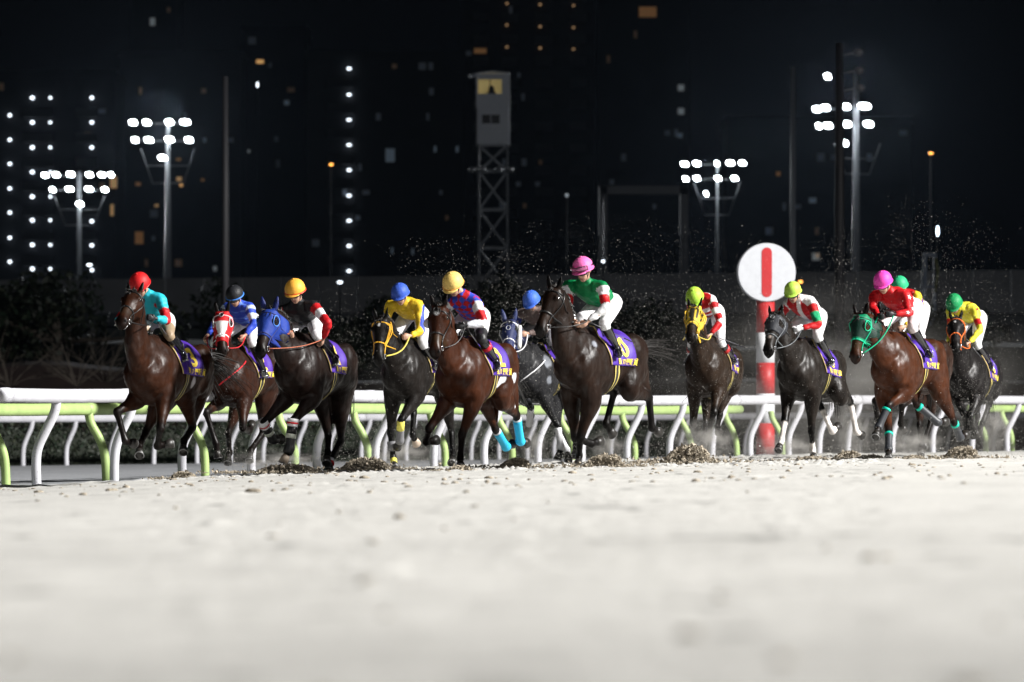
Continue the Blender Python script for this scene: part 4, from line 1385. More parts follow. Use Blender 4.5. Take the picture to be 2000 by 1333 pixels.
def build_rider(h, label, J, cap, silk, capband=None, breeches=(.74, .74, .76), boot_top=None, gloves=None, goggles='face', lean=0.0, tilt=28, hr=.125, headturn=0, breech2=None, face_vis=True, helmet_cov=None):
    W = h.W
    off = Vector((-.25, 0, W))
    root = empty('person', h.world(off), h.root.rotation_euler.z)
    tag(root, label, 'person', 'jockeys riding in the race')
    D = dict(head=(.24, 0, .60), neck=(.10, 0, .50), shL=(.05, .185, .44), shR=(.05, -.185, .44), hip=(-.35, 0, .36),
             elL=(.17, .25, .20), elR=(.17, -.25, .20), haL=(.40, .09, .15), haR=(.40, -.09, .15),
             knL=(.0, .27, .06), knR=(.0, -.27, .06), anL=(-.30, .27, -.27), anR=(-.30, -.27, -.27), toL=(-.15, .30, -.33), toR=(-.15, -.30, -.33))
    P = {k: Vector((v[0], v[1], W + v[2])) for k, v in D.items()}
    for k, q in J.items():
        if len(q) == 4: P[k] = Vector((q[0], q[1], W + q[2]))
        else: P[k] = h.at_u(q[0], q[1], q[2] if len(q) > 2 else D[k][0])
    vc = P['head'].y
    for b in ('sh', 'el', 'ha', 'kn', 'an', 'to'):
        L_, R_ = b + 'L', b + 'R'
        if L_ in J and R_ not in J:
            c = vc * (.8 if b in ('sh', 'el') else (.3 if b == 'ha' else 0))
            P[R_] = Vector((P[L_].x, 2 * c - P[L_].y, P[L_].z))
            if b in ('kn', 'an', 'to'):
                P[R_].y = -abs(P[L_].y) if abs(P[L_].y) > .15 else -.25
    if 'neck' not in J:
        P['neck'] = (P['shL'] + P['shR']) / 2 * .62 + P['head'] * .38 + Vector((-.03, 0, .0))
    if 'hip' not in J: P['hip'].y = vc * .5
    if 'hip' in J: P['hip'].y -= .07
    # keep knees and boots off the barrel
    for s_, sg in (('L', 1), ('R', -1)):
        for b, mn in (('kn', .26), ('an', .30), ('to', .32)):
            p = P[b + s_]
            hit = h.bvh.ray_cast(Vector((p.x, sg * 1.0, p.z)), Vector((0, -sg, 0)), 1.0)
            if hit[0] is not None:
                lim = abs(hit[0].y) + .055
                if abs(p.y) < lim or p.y * sg < 0: p.y = sg * lim
    for k in P: P[k] = P[k] - off
    hip = P['hip']; neck = P['neck']; head = P['head']
    shc = (P['shL'] + P['shR']) / 2
    # ---------------- body (skin): head, neck, arms, hands in one mesh
    mb = MB()
    pt = math.radians(tilt)
    f = Vector((math.cos(pt), 0, -math.sin(pt)))
    f = Matrix.Rotation(math.radians(headturn), 3, 'Z') @ f
    sd = Vector((0, 1, 0)); sd = (Matrix.Rotation(math.radians(headturn), 3, 'Z') @ sd)
    up = f.cross(sd).normalized()
    hc = head - up * .045
    A = (f, sd, up)
    mb.ell(hc + up * .03, (.098, .075, .10), axes=A, nu=18, nv=12)
    mb.ell(hc - up * .055 + f * .018, (.074, .060, .072), axes=A, nu=16, nv=10)
    mb.ell(hc - up * .105 + f * .052, (.026, .030, .022), axes=A)
    mb.tube([hc - up * .005 + f * .085, hc - up * .03 + f * .105, hc - up * .048 + f * .112, hc - up * .056 + f * .092], [.008, .011, .014, .008], 8, side=sd)
    for s_ in (-1, 1):
        mb.ell(hc - up * .005 - f * .005 + sd * s_ * .078, (.020, .010, .030), axes=A)
        mb.ell(hc - up * .035 + f * .062 + sd * s_ * .036, (.022, .020, .016), axes=A)
    mb.tube([neck - Vector((.06, 0, .08)), neck, hc - up * .05 - f * .03, hc], [.06, .052, .050, .04], 12)
    mb.tube([hip + Vector((.02, 0, .02)), hip * .5 + shc * .5, shc, neck], [(.09, .07), (.10, .07), (.10, .07), (.04, .04)], 12, side=(0, 1, 0))
    for s_, sg in (('L', 1), ('R', -1)):
        mb.tube([shc, P['sh' + s_], P['el' + s_], P['ha' + s_]], [.05, .038, .030, .022], 10, cr=2)
    for s_, sg in (('L', 1), ('R', -1)):
        ha = P['ha' + s_]; el = P['el' + s_]
        d = (ha - el).normalized()
        inn = Vector((0, -sg, 0)); inn = (inn - d * inn.dot(d)).normalized()
        upv = d.cross(inn).normalized()
        if upv.z < 0: upv = -upv
        pc = ha + d * .045
        mb.ell(pc, (.048, .022, .042), axes=(d, inn, upv))
        for i in range(4):
            o_ = upv * (.030 - .020 * i)
            ln = (.030, .034, .031, .025)[i]
            b0 = ha + d * .078 + o_
            b1 = b0 + d * ln * .8 + inn * .012; b2 = b1 + inn * .026 + d * .002; b3 = b2 + inn * .012 - d * .022
            mb.tube([b0 - d * .02, b0, b1, b2, b3], [.0095, .0098, .0092, .0085, .0075], 8)
        t0 = ha + d * .030 + upv * .034 + inn * .012
        mb.tube([t0 - upv * .01, t0 + upv * .008 + d * .02 + inn * .012, t0 + d * .045 + inn * .020 + upv * .002], [.012, .011, .0085], 8)
    me = fuse(mb, .0095, it=1, fac=.4)
    V = mverts(me); n = len(V)
    skin = np.array([.46, .27, .19]); C = np.tile(skin, (n, 1))
    R = V - np.array(hc); fx = R @ np.array(f); sy = R @ np.array(sd); uz = R @ np.array(up)
    face = (np.abs(sy) < .08) & (fx > .03) & (uz > -.14) & (uz < .14)
    for s_ in (-1, 1):
        e = face & (((sy - s_ * .033) / .016) ** 2 + ((uz - .0) / .008) ** 2 < 1); C[e] = (.03, .02, .015)
        e = face & (((sy - s_ * .034) / .024) ** 2 + ((uz - .022) / .006) ** 2 < 1); C[e] = (.03, .02, .015)
    e = face & ((sy / .026) ** 2 + ((uz + .079) / .008) ** 2 < 1); C[e] = (.28, .09, .08)
    hair = (uz > .0) & (fx < .02) & (np.linalg.norm(R, axis=1) < .17) | (uz > -.05) & (fx < -.045) & (np.linalg.norm(R, axis=1) < .15)
    C[hair] = (.012, .01, .009)
    if gloves is not None:
        for s_ in 'LR':
            d = np.linalg.norm(V - np.array(P['ha' + s_]), axis=1); C[d < .13] = gloves
    body = fin('body', me, M_skin, root, cols=C)
    # ---------------- silks
    mb = MB()
    t_ax = (shc - hip)
    tv = t_ax.normalized()
    wd = (P['shL'] - P['shR']).length / 2
    mb.tube([hip + tv * .03, hip + t_ax * .2, hip + t_ax * .45, hip + t_ax * .72, hip + t_ax * .92, neck * .6 + shc * .4, neck + (head - neck) * .18],
            [(.125, .105), (.145, .125), (.165, .14), (.178, .14), (.165, .12), (.105, .085), (.060, .058)], 22, side=(0, 1, 0), cr=3)
    for s_, sg in (('L', 1), ('R', -1)):
        S, E, H_ = P['sh' + s_], P['el' + s_], P['ha' + s_]
        ins = shc + (S - shc) * .55
        mb.tube([ins, S + Vector((0, 0, -.005)), S + (E - S) * .25, S + (E - S) * .7, E, E + (H_ - E) * .3, E + (H_ - E) * .8, E + (H_ - E) * .93],
                [(.075, .085), (.070, .078), (.066, .070), (.057, .060), (.053, .055), (.050, .052), (.036, .038), (.031, .033)], 16, side=(0, 1, 0), cr=3)
    me = fuse(mb, .0135, it=2, fac=.5)
    V = mverts(me)
    # cloth folds
    nrm = np.empty(len(me.vertices) * 3); me.vertices.foreach_get('normal', nrm); nrm = nrm.reshape(-1, 3)
    seed = ord(h.key)
    fold = (vnoise(V[:, 0] * 26 + V[:, 2] * 9, V[:, 1] * 11 + V[:, 2] * 15, seed) - .5) * .016 + (vnoise(V[:, 2] * 40, V[:, 0] * 10 + V[:, 1] * 10, seed + 3) - .5) * .008
    V = V + nrm * fold[:, None]
    me.vertices.foreach_set('co', V.ravel())
    info = {}
    dist = []
    segs = [('torso', hip, shc, 1.55)]
    for s_ in 'LR':
        segs += [('up' + s_, P['sh' + s_], P['el' + s_], .62), ('fo' + s_, P['el' + s_], P['ha' + s_], .5)]
    ds = []; ts = []
    for (nm, a_, b_, r_) in segs:
        d, t = segdist(V, a_, b_); ds.append(d / r_); ts.append(t)
    ds = np.array(ds); ts = np.array(ts); part = ds.argmin(0)
    C = silk(V, part, ts, dict(hip=hip, shc=shc, neck=neck, tv=tv, P=P))
    jk = fin('silk_jacket', me, M_silk, root, cols=C)
    # ---------------- breeches
    mb = MB()
    mb.tube([hip - tv * .06, hip + tv * .02, hip + t_ax * .22], [(.10, .105), (.125, .115), (.12, .10)], 18, side=(0, 1, 0), cr=3)
    for s_, sg in (('L', 1), ('R', -1)):
        K = P['kn' + s_]; A_ = P['an' + s_]
        hj = hip + Vector((0, sg * .09, -.02))
        mb.tube([hip + Vector((.0, sg * .04, .0)), hj, hj + (K - hj) * .4, hj + (K - hj) * .85, K, K + (A_ - K) * .30], [(.085, .10), (.095, .105), (.090, .096), (.066, .070), (.060, .064), (.052, .054)], 18, side=(0, 1, 0), cr=3)
    me = fuse(mb, .0135, it=3, fac=.5)
    V = mverts(me)
    C = np.tile(np.array(breeches), (len(V), 1))
    if breech2 is not None:
        lowm = np.zeros(len(V), bool)
        for s_, sg in (('L', 1), ('R', -1)):
            hj = hip + Vector((0, sg * .09, -.02)); d, t = segdist(V, hj, P['kn' + s_]); d2, t2 = segdist(V, P['kn' + s_], P['an' + s_])
            lowm |= ((t > breech2[1]) & (d < .14)) | (d2 < d)
        C[lowm] = breech2[0]
    fin('breeches', me, M_breech, root, cols=C)
    # ---------------- boots and stirrups
    for s_, sg in (('L', 1), ('R', -1)):
        K, A_, T_ = P['kn' + s_], P['an' + s_], P['to' + s_]
        c = A_ - K
        toe = A_ + (T_ - A_).normalized() * .17
        mb = MB()
        mb.tube([K + c * .10, K + c * .3, K + c * .6, K + c * .88, A_], [(.058, .064), (.058, .066), (.046, .052), (.038, .042), (.040, .045)], 16, side=(0, 1, 0), cr=3)
        mb.tube([A_ - (toe - A_) * .32, A_ + Vector((0, 0, -.015)), A_ + (toe - A_) * .55 - Vector((0, 0, .02)), toe - Vector((0, 0, .015))], [(.036, .04), (.042, .05), (.044, .034), (.028, .020)], 14, side=(0, 1, 0), cr=3)
        bm = fuse(mb, .011, it=2)
        b = fin('boot', bm, M_boot, root)
        if boot_top is not None:
            mb = MB(); mb.tube([K + c * .30, K + c * .44], [(.064, .070), (.060, .067)], 16, side=(0, 1, 0)); mb.build('boot_top', dye('boot_top_%02d' % int(boot_top[0] * 50), boot_top, .3), b)
        mb = MB()
        q = A_ + (toe - A_) * .42 - Vector((0, 0, .045))
        mb.tube([q + Vector((0, -.06, 0)), q + Vector((0, .06, 0))], [(.012, .025)] * 2, 8, side=(0, 0, 1))
        mb.tube([q + Vector((0, -.055, 0)), q + Vector((0, -.05, .07)), q + Vector((0, 0, .115)), q + Vector((0, .05, .07)), q + Vector((0, .055, 0))], [.006] * 5, 6)
        mb.build('stirrup_iron', M_stirrup, root)
        mb = MB(); tp = Vector((-.02, sg * .16, .0)); mb.tube([q + Vector((0, 0, .11)), (q + tp) / 2 + Vector((0, sg * .04, .05)), tp], [(.012, .004)] * 3, 6); mb.build('stirrup_leather', M_lblack, root)
    # ---------------- helmet, goggles
    V = []; F = []; cols = []
    nu, nv = 64, 12
    capm = dye('cap_' + '_'.join('%02d' % int(x * 50) for x in cap), cap, .55)
    hq = head - up * .005; hr *= .95
    for j in range(nv + 1):
        ph = (math.pi / 2 + .20) * j / nv
        for i in range(nu):
            th = 2 * math.pi * i / nu
            rr = math.sin(min(ph, math.pi / 2)) * (1 - .030 * (math.cos(8 * th + .4) > .95))
            zz = math.cos(ph) * hr * (1.03 if ph < 1.57 else 1.4)
            V.append(hq + f * (hr * 1.13 * rr * math.cos(th)) + sd * (hr * .98 * rr * math.sin(th)) + up * zz)
    for j in range(nv):
        for i in range(nu):
            F.append((j * nu + i, (j + 1) * nu + i, (j + 1) * nu + (i + 1) % nu, j * nu + (i + 1) % nu))
    hel = mesh_obj('helmet', V, F, capm, root)
    so = hel.modifiers.new('thick', 'SOLIDIFY'); so.thickness = .012; so.offset = -1
    mb = MB()
    rim = [hq + f * (hr * 1.15 * math.cos(a)) + sd * (hr * 1.0 * math.sin(a)) - up * hr * .20 for a in np.linspace(0, 2 * math.pi, 29)]
    mb.tube(rim, [(.010, .007)] * 29, 8); mb.build('rim', dye('band_' + '_'.join('%02d' % int(x * 50) for x in (capband or cap)), capband or cap, .4), hel)
    mb = MB()
    pk = [hq + f * (hr * 1.17 * math.cos(a) + (.045 * math.cos(a))) + sd * (hr * 1.0 * math.sin(a)) - up * (hr * .26) for a in np.linspace(-.9, .9, 11)]
    pi_ = [hq + f * (hr * 1.05 * math.cos(a)) + sd * (hr * .95 * math.sin(a)) - up * (hr * .16) for a in np.linspace(-.9, .9, 11)]
    V = pk + pi_; F = [(i, i + 1, 11 + i + 1, 11 + i) for i in range(10)]
    po = mesh_obj('peak', V, F, capm, hel); so = po.modifiers.new('t', 'SOLIDIFY'); so.thickness = .006
    mb = MB(); mb.ell(hq + up * hr * 1.04, (.014, .014, .010), axes=A); mb.build('button', capm, hel)
    # chin strap
    mb = MB(); cs = [hc + sd * .076 + up * .05 + f * .02, hc + sd * .066 - up * .05 + f * .03, hc - up * .128 + f * .045, hc - sd * .066 - up * .05 + f * .03, hc - sd * .076 + up * .05 + f * .02]
    mb.tube(cs, [(.007, .003)] * 5, 6, cr=4); mb.build('chin_strap', M_lblack, hel)
    def gog(uo, fo, gm, m_):
        R_ = (.088 + fo)
        V = []; F = []
        n = 16
        for j in range(5):
            for i in range(n + 1):
                a = -1.05 + 2.1 * i / n
                hw = .025 * (1 - .28 * math.exp(-(a / .14) ** 2))
                z_ = uo + hw * (j / 2 - 1)
                b = 1 - .06 * (j / 2 - 1) ** 2
                V.append(hc + f * (R_ * 1.18 * math.cos(a) * b + .010) + sd * (R_ * .92 * math.sin(a)) + up * z_)
        for j in range(4):
            for i in range(n):
                F.append((j * (n + 1) + i, j * (n + 1) + i + 1, (j + 1) * (n + 1) + i + 1, (j + 1) * (n + 1) + i))
        g = mesh_obj('goggles', V, F, m_, root)
        so = g.modifiers.new('t', 'SOLIDIFY'); so.thickness = .008
        mb = MB()
        edge = [V[i] for i in range(n + 1)] + [V[4 * (n + 1) + i] for i in range(n, -1, -1)]
        mb.tube(edge + [edge[0]], [.005] * (len(edge) + 1), 6); mb.build('goggle_frame', M_lblack, g)
        mb = MB(); mb.tube([hc + f * (-.0) + sd * (s2 * (R_ * .95)) + up * uo for s2 in (1,)] + [hc - f * (R_ * 1.15) + sd * 0 + up * (uo + .02)] + [hc - sd * (R_ * .95) + up * uo], [(.009, .004)] * 3, 6, cr=5); mb.build('strap', M_lblack, g)
    if goggles == 'face': gog(.0, .008, None, M_goggle)
    elif goggles == 'helmet': gog(.062, .052, None, mat('pink_lens', (.35, .08, .2), .12, coat=.5))
    elif goggles == 'both': gog(.0, .008, None, M_goggle); gog(.062, .052, None, mat('pink_lens', (.35, .08, .2), .12, coat=.5))
    h.rider = root; h.rp = {k: v + off for k, v in P.items()}; h.roff = off; h.rjk = jk
    return root

def whip(h, a, b, label, u_a=None, u_b=None):
    """thin racing whip held in the near hand; a and b are local points"""
    a = Vector(a); b = Vector(b)
    root = empty('riding_whip', h.world(a), h.root.rotation_euler.z); tag(root, label, 'whip')
    d = (b - a)
    mb = MB(); mb.tube([d * -.08, d * .12], [.011, .010], 8); mb.build('grip', M_lblack, root)
    mb = MB(); mb.tube([d * .1, d * .5, d * .85], [.006, .005, .004], 6); mb.build('shaft', mat('whip_shaft', (.10, .10, .11), .3), root)
    mb = MB(); mb.tube([d * .82, d * .92, d], [(.012, .004), (.018, .005), (.016, .004)], 6); mb.build('flap', M_lblack, root)

def star(h, c_uvz, size, m, parent_root, jk, name='star'):
    """flat star sewn on the jacket, laid on its surface"""
    V_ = mverts(jk.data); bv = BVHTree.FromPolygons([tuple(v) for v in V_], [tuple(p.vertices) for p in jk.data.polygons])
    c = Vector(c_uvz) - h.roff
    p, nrm, _, _ = bv.find_nearest(c)
    if p is None: return
    t1 = nrm.cross(Vector((1, 0, .2))).normalized(); t2 = nrm.cross(t1).normalized()
    V = [p + nrm * .010]
    for i in range(10):
        r = size * (1 if i % 2 == 0 else .42); a = math.pi * 2 * i / 10 + .3
        q = p + t1 * r * math.cos(a) + t2 * r * math.sin(a)
        hit = bv.find_nearest(q); V.append(hit[0] + hit[1] * .006)
    F = [(0, 1 + i, 1 + (i + 1) % 10) for i in range(10)]
    mesh_obj(name, V, F, m, jk, smooth=False)
# ---- silk patterns: part 0 torso, 1/3 upper arms, 2/4 forearms
RED = (.45, .008, .012); WHT = (.78, .78, .80); TEAL = (.02, .42, .52); BLUE = (.03, .07, .50); NAVY = (.01, .015, .07)
YEL = (.66, .45, .025); GREEN = (.0, .17, .05); BLACK = (.010, .010, .012); PURP = (.10, .03, .25)
def arr(c, n): return np.tile(np.array(c, float), (n, 1))
def bandmask(part, ts, pi, a, b):
    m = np.zeros(part.shape, bool)
    for p in pi: m |= (part == p) & (ts[p] >= a) & (ts[p] < b)
    return m
UP, FO = (1, 3), (2, 4)
def silk_A(V, part, ts, d):
    C = arr(TEAL, len(V)); C[bandmask(part, ts, UP, .55, 2)] = RED; C[bandmask(part, ts, FO, -1, .06)] = RED
    for q in ((.04, .10, .0), (.03, -.08, .0), (-.05, .02, -.1), (-.1, .14, .02)):
        c = np.array(d['shc']) + np.array((q[0] + .10, q[1], q[2] - .09)); C[np.linalg.norm(V - c, axis=1) < .052] = RED
    C[(part == 0) & (ts[0] < .12)] = WHT
    return C
def silk_B(V, part, ts, d):
    C = arr(BLUE, len(V))
    k = (np.floor(V[:, 2] / .09) + np.floor(V[:, 0] / .09)) % 2 == 0
    C[k & (part == 0)] = (.10, .2, .65)
    C[bandmask(part, ts, UP, .05, .25)] = (.6, .7, .85); C[bandmask(part, ts, UP, .5, .85)] = (.55, .62, .75)
    return C
def silk_C(V, part, ts, d):
    C = arr(BLACK, len(V)); C[bandmask(part, ts, UP, .12, 2)] = RED; C[bandmask(part, ts, FO, -1, 2)] = RED
    C[bandmask(part, ts, UP, .38, .68)] = WHT; C[(part == 0) & (ts[0] < .10)] = WHT
    return C
def silk_D(V, part, ts, d):
    C = arr(YEL, len(V)); m = np.abs(V[:, 1]) > np.abs(d['P']['elL'][1]) - .0
    for s in 'LR':
        y = d['P']['el' + s][1]
        mm = ((part == (1 if s == 'L' else 3)) | (part == (2 if s == 'L' else 4))) & ((V[:, 1] - y) * (1 if s == 'L' else -1) > -.002) & (V[:, 0] < d['P']['el' + s][0] + .03)
        C[mm] = BLUE
    C[(part == 0) & (np.abs(ts[0] - .06) < .05)] = RED
    return C
def silk_E(V, part, ts, d):
    C = arr(BLUE, len(V)); a = V[:, 0] + V[:, 2]; b = V[:, 1] * 1.2
    k = (np.floor((a + b) / .12) + np.floor((a - b) / .12)) % 2 == 0
    C[k] = RED
    C[bandmask(part, ts, UP, .18, 2)] = WHT; C[bandmask(part, ts, UP, .55, .98)] = RED; C[bandmask(part, ts, FO, -1, 2)] = (.66, .67, .72)
    C[(part == 0) & (ts[0] < .14)] = WHT
    return C
def silk_F(V, part, ts, d):
    C = arr((.15, .11, .10), len(V)); C[bandmask(part, ts, UP, .3, .6)] = (.03, .04, .2)
    return C
def silk_G(V, part, ts, d):
    C = arr(GREEN, len(V)); C[bandmask(part, ts, UP, .10, 2)] = WHT; C[bandmask(part, ts, FO, -1, 2)] = WHT
    C[bandmask(part, ts, UP, .50, .92)] = RED; C[(part == 0) & (ts[0] < .10)] = WHT
    return C
def silk_H(V, part, ts, d):
    C = arr(WHT, len(V)); C[(part == 0) & (np.floor(ts[0] * 5.5) % 2 == 1)] = RED
    for p in UP: C[(part == p) & (np.floor(ts[p] * 4.2) % 2 == 1)] = RED
    C[bandmask(part, ts, FO, -1, 2)] = RED; C[(part == 0) & (ts[0] < .18)] = WHT
    return C
def silk_I(V, part, ts, d):
    C = arr(RED, len(V)); k = vnoise(V[:, 0] * 9, V[:, 2] * 9 + V[:, 1] * 6, 5) > .62
    C[k & (part == 0)] = WHT
    C[(part == 0) & (np.abs(V[:, 1] - d['shc'][1]) < .03)] = WHT
    C[bandmask(part, ts, UP, .52, .95)] = (.01, .30, .12); C[bandmask(part, ts, UP, -.1, .2)] = WHT
    return C
def silk_J(V, part, ts, d):
    C = arr(RED, len(V)); C[(part == 0) & (ts[0] < .24)] = WHT
    return C
def silk_K(V, part, ts, d):
    C = arr(YEL, len(V)); C[(part == 0) & (np.floor(ts[0] * 7) % 2 == 1)] = PURP; C[(part == 0) & (ts[0] > .72)] = RED
    C[bandmask(part, ts, UP, .4, .8)] = PURP
    return C
def silk_L(V, part, ts, d):
    C = arr((.72, .66, .05), len(V)); C[bandmask(part, ts, UP, .55, .85)] = RED; C[bandmask(part, ts, FO, .02, .16)] = RED
    C[(part == 0) & (ts[0] < .10)] = RED
    return C

def breast(h, mb, r):
    pts = []
    for k in range(15):
        a = k / 14
        q = Vector((.12 + .36 * math.sin(a * math.pi / 2), .26 * math.cos(a * math.pi / 2), h.W - .20 - .34 * a))
        hit = h.bvh.find_nearest(q); pts.append(hit[0] + hit[1] * .012)
    mb.tube(pts, [r] * 15, 6)
# ================================================================== A
def hA():
    h = build_horse('A', 166, 23, (299, 657), (360, 670), (263, 578), (234, 634),
        dict(FR=[(228.5, 805, 1), (245, 862, -1), (262, 867, -1)], FL=[(313, 838, 1), (307, 872, -1), (336, 866, -1)],
             HL=[(376, 836, -.92), (359, 862, 1), (358, 884, 1)], HR=[(283, 846, -.45), (272, 872, 1), (272, 890, 1)]),
        (.105, .034, .014), 'reddish brown bay with raised head and purple number cloth, ridden by the red-capped jockey', ears='up', muz_u=.9)
    patch_color(h, (-.55, .24, h.T(-.55, -.50)), .07, (.5, .48, .5))
    finish_horse(h)
    tail(h, [(-1.36, .05, h.T(-1.3, -.20)), (-1.52, .16, h.T(-1.3, -.30)), (-1.62, .30, h.T(-1.3, -.48))], 90, .10, 1)
    saddle_cloth(h, number='3', u1=-.72)
    bridle(h, M_lblack)
    J = dict(hip=(322, 622, -.36), head=(272, 552), shL=(313, 583), elL=(326, 626), haL=(303, 622, .36), knL=(330, 655), anL=(342, 690), toL=(349, 706))
    build_rider(h, 'jockey with red cap and teal silks with red arm bands on the leftmost horse', J, (.52, .01, .012), silk_A, gloves=(.01, .01, .012), breech2=((.30, .22, .14), .55), tilt=38, hr=.128)
    reins(h, {1: h.rp['haL'], -1: h.rp['haR']}, M_lblack)
    mb = MB(); mb.tube([h.hp(.86, .05, -.07), h.hp(.90, 0, -.10), h.hp(.86, -.05, -.07)], [.012, .014, .012], 8, cr=3); mb.build('tongue_tie', dye('white_trim', WHT), h.root)
    ha = h.rp['haL']
    whip(h, ha, h.at_u(352, 700, -.42) + Vector((0, .03, 0)), 'thin black whip in the hand of the red-capped jockey')
def hB():
    h = build_horse('B', 146, 21, (455, 674), None, (434.5, 614), (433, 694),
        dict(FR=[(402.5, 806, 1), (422, 867, -1), (426, 894, -1)], FL=[(474, 836, 1), (487, 842, -1), (492, 828, -1)],
             HR=[(446, 846, -.55), (448, 884, -1), (445, 905, 1)], HL=[(500, 848, -1.0), (490, 880, 1), (487, 900, 1)]),
        (.090, .028, .013), 'brown horse in a red hood with a white face panel, second from the left')
    finish_horse(h)
    saddle_cloth(h, number='1', u1=-.66)
    def cf(t, th, p):
        if .24 < t < .60 and abs(th) < .75 - (t - .24) * .9: return (.72, .70, .70)
        return (.45, .008, .012)
    head_shell(h, 'hood', -.02, .70, cf)
    eye_rim(h, dye('white_trim', WHT))
    mb = MB(); mb.ell(h.hp(.10, 0, .104), (.03, .03, .006), axes=(h.hd, h.side, h.nn)); bd = mb.build('badge', dye('badge_dark', (.02, .02, .03)), h.root)
    mb = MB(); c = [h.hp(.10, 0, .110) + h.hd * .028 * math.cos(a) + h.side * .028 * math.sin(a) for a in np.linspace(0, 6.283, 17)]; mb.tube(c, [.004] * 17, 5); mb.build('badge_ring', dye('white_trim', WHT), bd)
    rd = dye('red_strap', (.60, .02, .03))
    bridle(h, rd, noseband=dye('white_trim', WHT), brow=dye('white_trim', WHT))
    mb = MB(); b0, b1, c1, c2, e_ = h.neck
    breast(h, mb, .010); mb.build('breast_strap', rd, h.root)
    J = dict(head=(457.5, 574), shL=(487, 600), elL=(496, 632), haL=(479, 655, .30), anL=(512, 731))
    build_rider(h, 'jockey with black cap and blue patterned silks behind the red-hooded horse', J, (.012, .013, .016), silk_B, capband=(.05, .22, .7), goggles='face', tilt=30)
    reins(h, {1: h.rp['haL'], -1: h.rp['haR']}, rd)
def hC():
    h = build_horse('C', 165, 21, (590, 655), (651, 666), (527, 611), (506, 694),
        dict(FL=[(572, 824, 1), (565, 876, -1), (553, 904, 1)], FR=[(515, 828, 1), (533, 858, -1), (549, 858, -1)],
             HL=[(653, 862, -1.20), (645, 899, 1), (642, 919, 1)], HR=[(641, 852, -1.0), (640, 884, 1), (638, 905, 1)]),
        (.030, .014, .010), 'dark brown horse in a bright blue hood with banded front legs')
    finish_horse(h, pale=(('F', 1),))
    tail(h, [(-1.34, .0, h.T(-1.3, -.30)), (-1.40, .0, h.T(-1.3, -.55)), (-1.40, -.02, h.T(-1.3, -.85))], 60, .05, 2)
    saddle_cloth(h, number='1', strip='東 17 優駿', u1=-.66)
    blue = (.012, .038, .25)
    head_shell(h, 'hood', -.03, .60, lambda t, th, p: blue if abs(th) < 2.7 - max(0, t - .35) * 5 or t < .3 else (.012, .03, .2))
    eye_rim(h, dye('blue_trim', (.08, .25, .8)))
    ear_covers(h, dye('navy_ear', (.008, .015, .10)))
    bridle(h, dye('navy_strap', (.02, .025, .12)))
    bw = dye('white_trim', WHT); bb = M_lblack; rr = dye('red_strap', (.60, .02, .03))
    for sgn in (1, -1):
        leg_band(h, 'F', sgn, -.12, .02, bw, .060); leg_band(h, 'F', sgn, .02, .08, rr, .062, 'band'); leg_band(h, 'F', sgn, .08, .18, bw, .058)
        leg_band(h, 'F', sgn, .18, .45, bb, .054, 'leg_boot'); leg_band(h, 'F', sgn, .45, .62, dye('pale_patch', (.55, .58, .5)), .056); leg_band(h, 'F', sgn, .62, .7, bb, .056, 'leg_boot', 'all')
    leg_band(h, 'H', 1, .0, .5, bw, .048, 'leg_wrap', 'past'); leg_band(h, 'H', 1, .5, .7, rr, .049, 'band', 'past')
    J = dict(head=(576, 564), shL=(613, 597), elL=(640, 632), haL=(631, 663, .05), shR=(551, 606), elR=(546, 628), haR=(562, 650, .40), knL=(618, 655), anL=(640, 700), toL=(638, 712), hip=(611, 620, -.42))
    build_rider(h, 'jockey with orange cap, black vest and red sleeves on the blue-hooded horse', J, (.80, .40, .05), silk_C, capband=(.62, .05, .02), tilt=24, hr=.128)
    reins(h, {1: h.rp['haL'], -1: h.rp['haR']}, dye('tan_rein', (.42, .12, .06)), sag=.03)
def hD():
    h = build_horse('D', 150, 19, (792, 664), None, (745, 626), (738, 711),
        dict(FR=[(763, 848, 1), (768, 896, 1), (771, 914, 1)], FL=[(783, 822, 1), (781, 860, -1), (776, 874, -1)],
             HR=[(808, 806, -.75), (806, 850, 1), (814, 868, -1)], HL=[(882, 846, -1.2), (884, 890, 1), (882, 905, 1)]),
        (.024, .018, .015), 'near-black horse with yellow bridle and leg tape, ridden by the yellow-silked jockey', fleck=.5)
    patch_color(h, h.hp(.16, 0, .085), .026, (.6, .6, .6))
    finish_horse(h, pale=(('H', -1),))
    saddle_cloth(h, number='', strip='')
    yb = dye('yellow_strap', (.80, .42, .03)); yb2 = dye('yellow_tape', (.75, .68, .12))
    bridle(h, yb, width=.008)
    for d_ in (.012, -.012):
        mb = MB(); pts = [head_ring(h, .10 + .50 * k / 9, 1.25 + d_ * 8, 1.25 + d_ * 8, 1, .012)[0] for k in range(10)]; mb.tube(pts, [.007] * 10, 6); mb.build('cheek_cord', yb, h.root)
    leg_band(h, 'F', 1, -.02, .5, yb2, .045); leg_band(h, 'F', -1, .2, 1.0, yb2, .040, 'leg_wrap', 'past')
    leg_band(h, 'F', -1, .3, .7, mat('grey_boot', (.16, .16, .17), .5), .052, 'leg_boot'); leg_band(h, 'F', 1, .5, .4, mat('grey_boot', (.16, .16, .17), .5), .050, 'leg_boot', 'all')
    J = dict(head=(781, 570), shL=(818, 596), elL=(822, 648), haL=(800, 656, .36), knL=(826, 672), anL=(838, 716))
    build_rider(h, 'jockey with blue cap and yellow silks with blue sleeve stripes', J, (.04, .10, .48), silk_D, tilt=30, hr=.122)
    reins(h, {1: h.rp['haL'], -1: h.rp['haR']}, dye('yellow_rein', (.75, .62, .12)), r=.016)
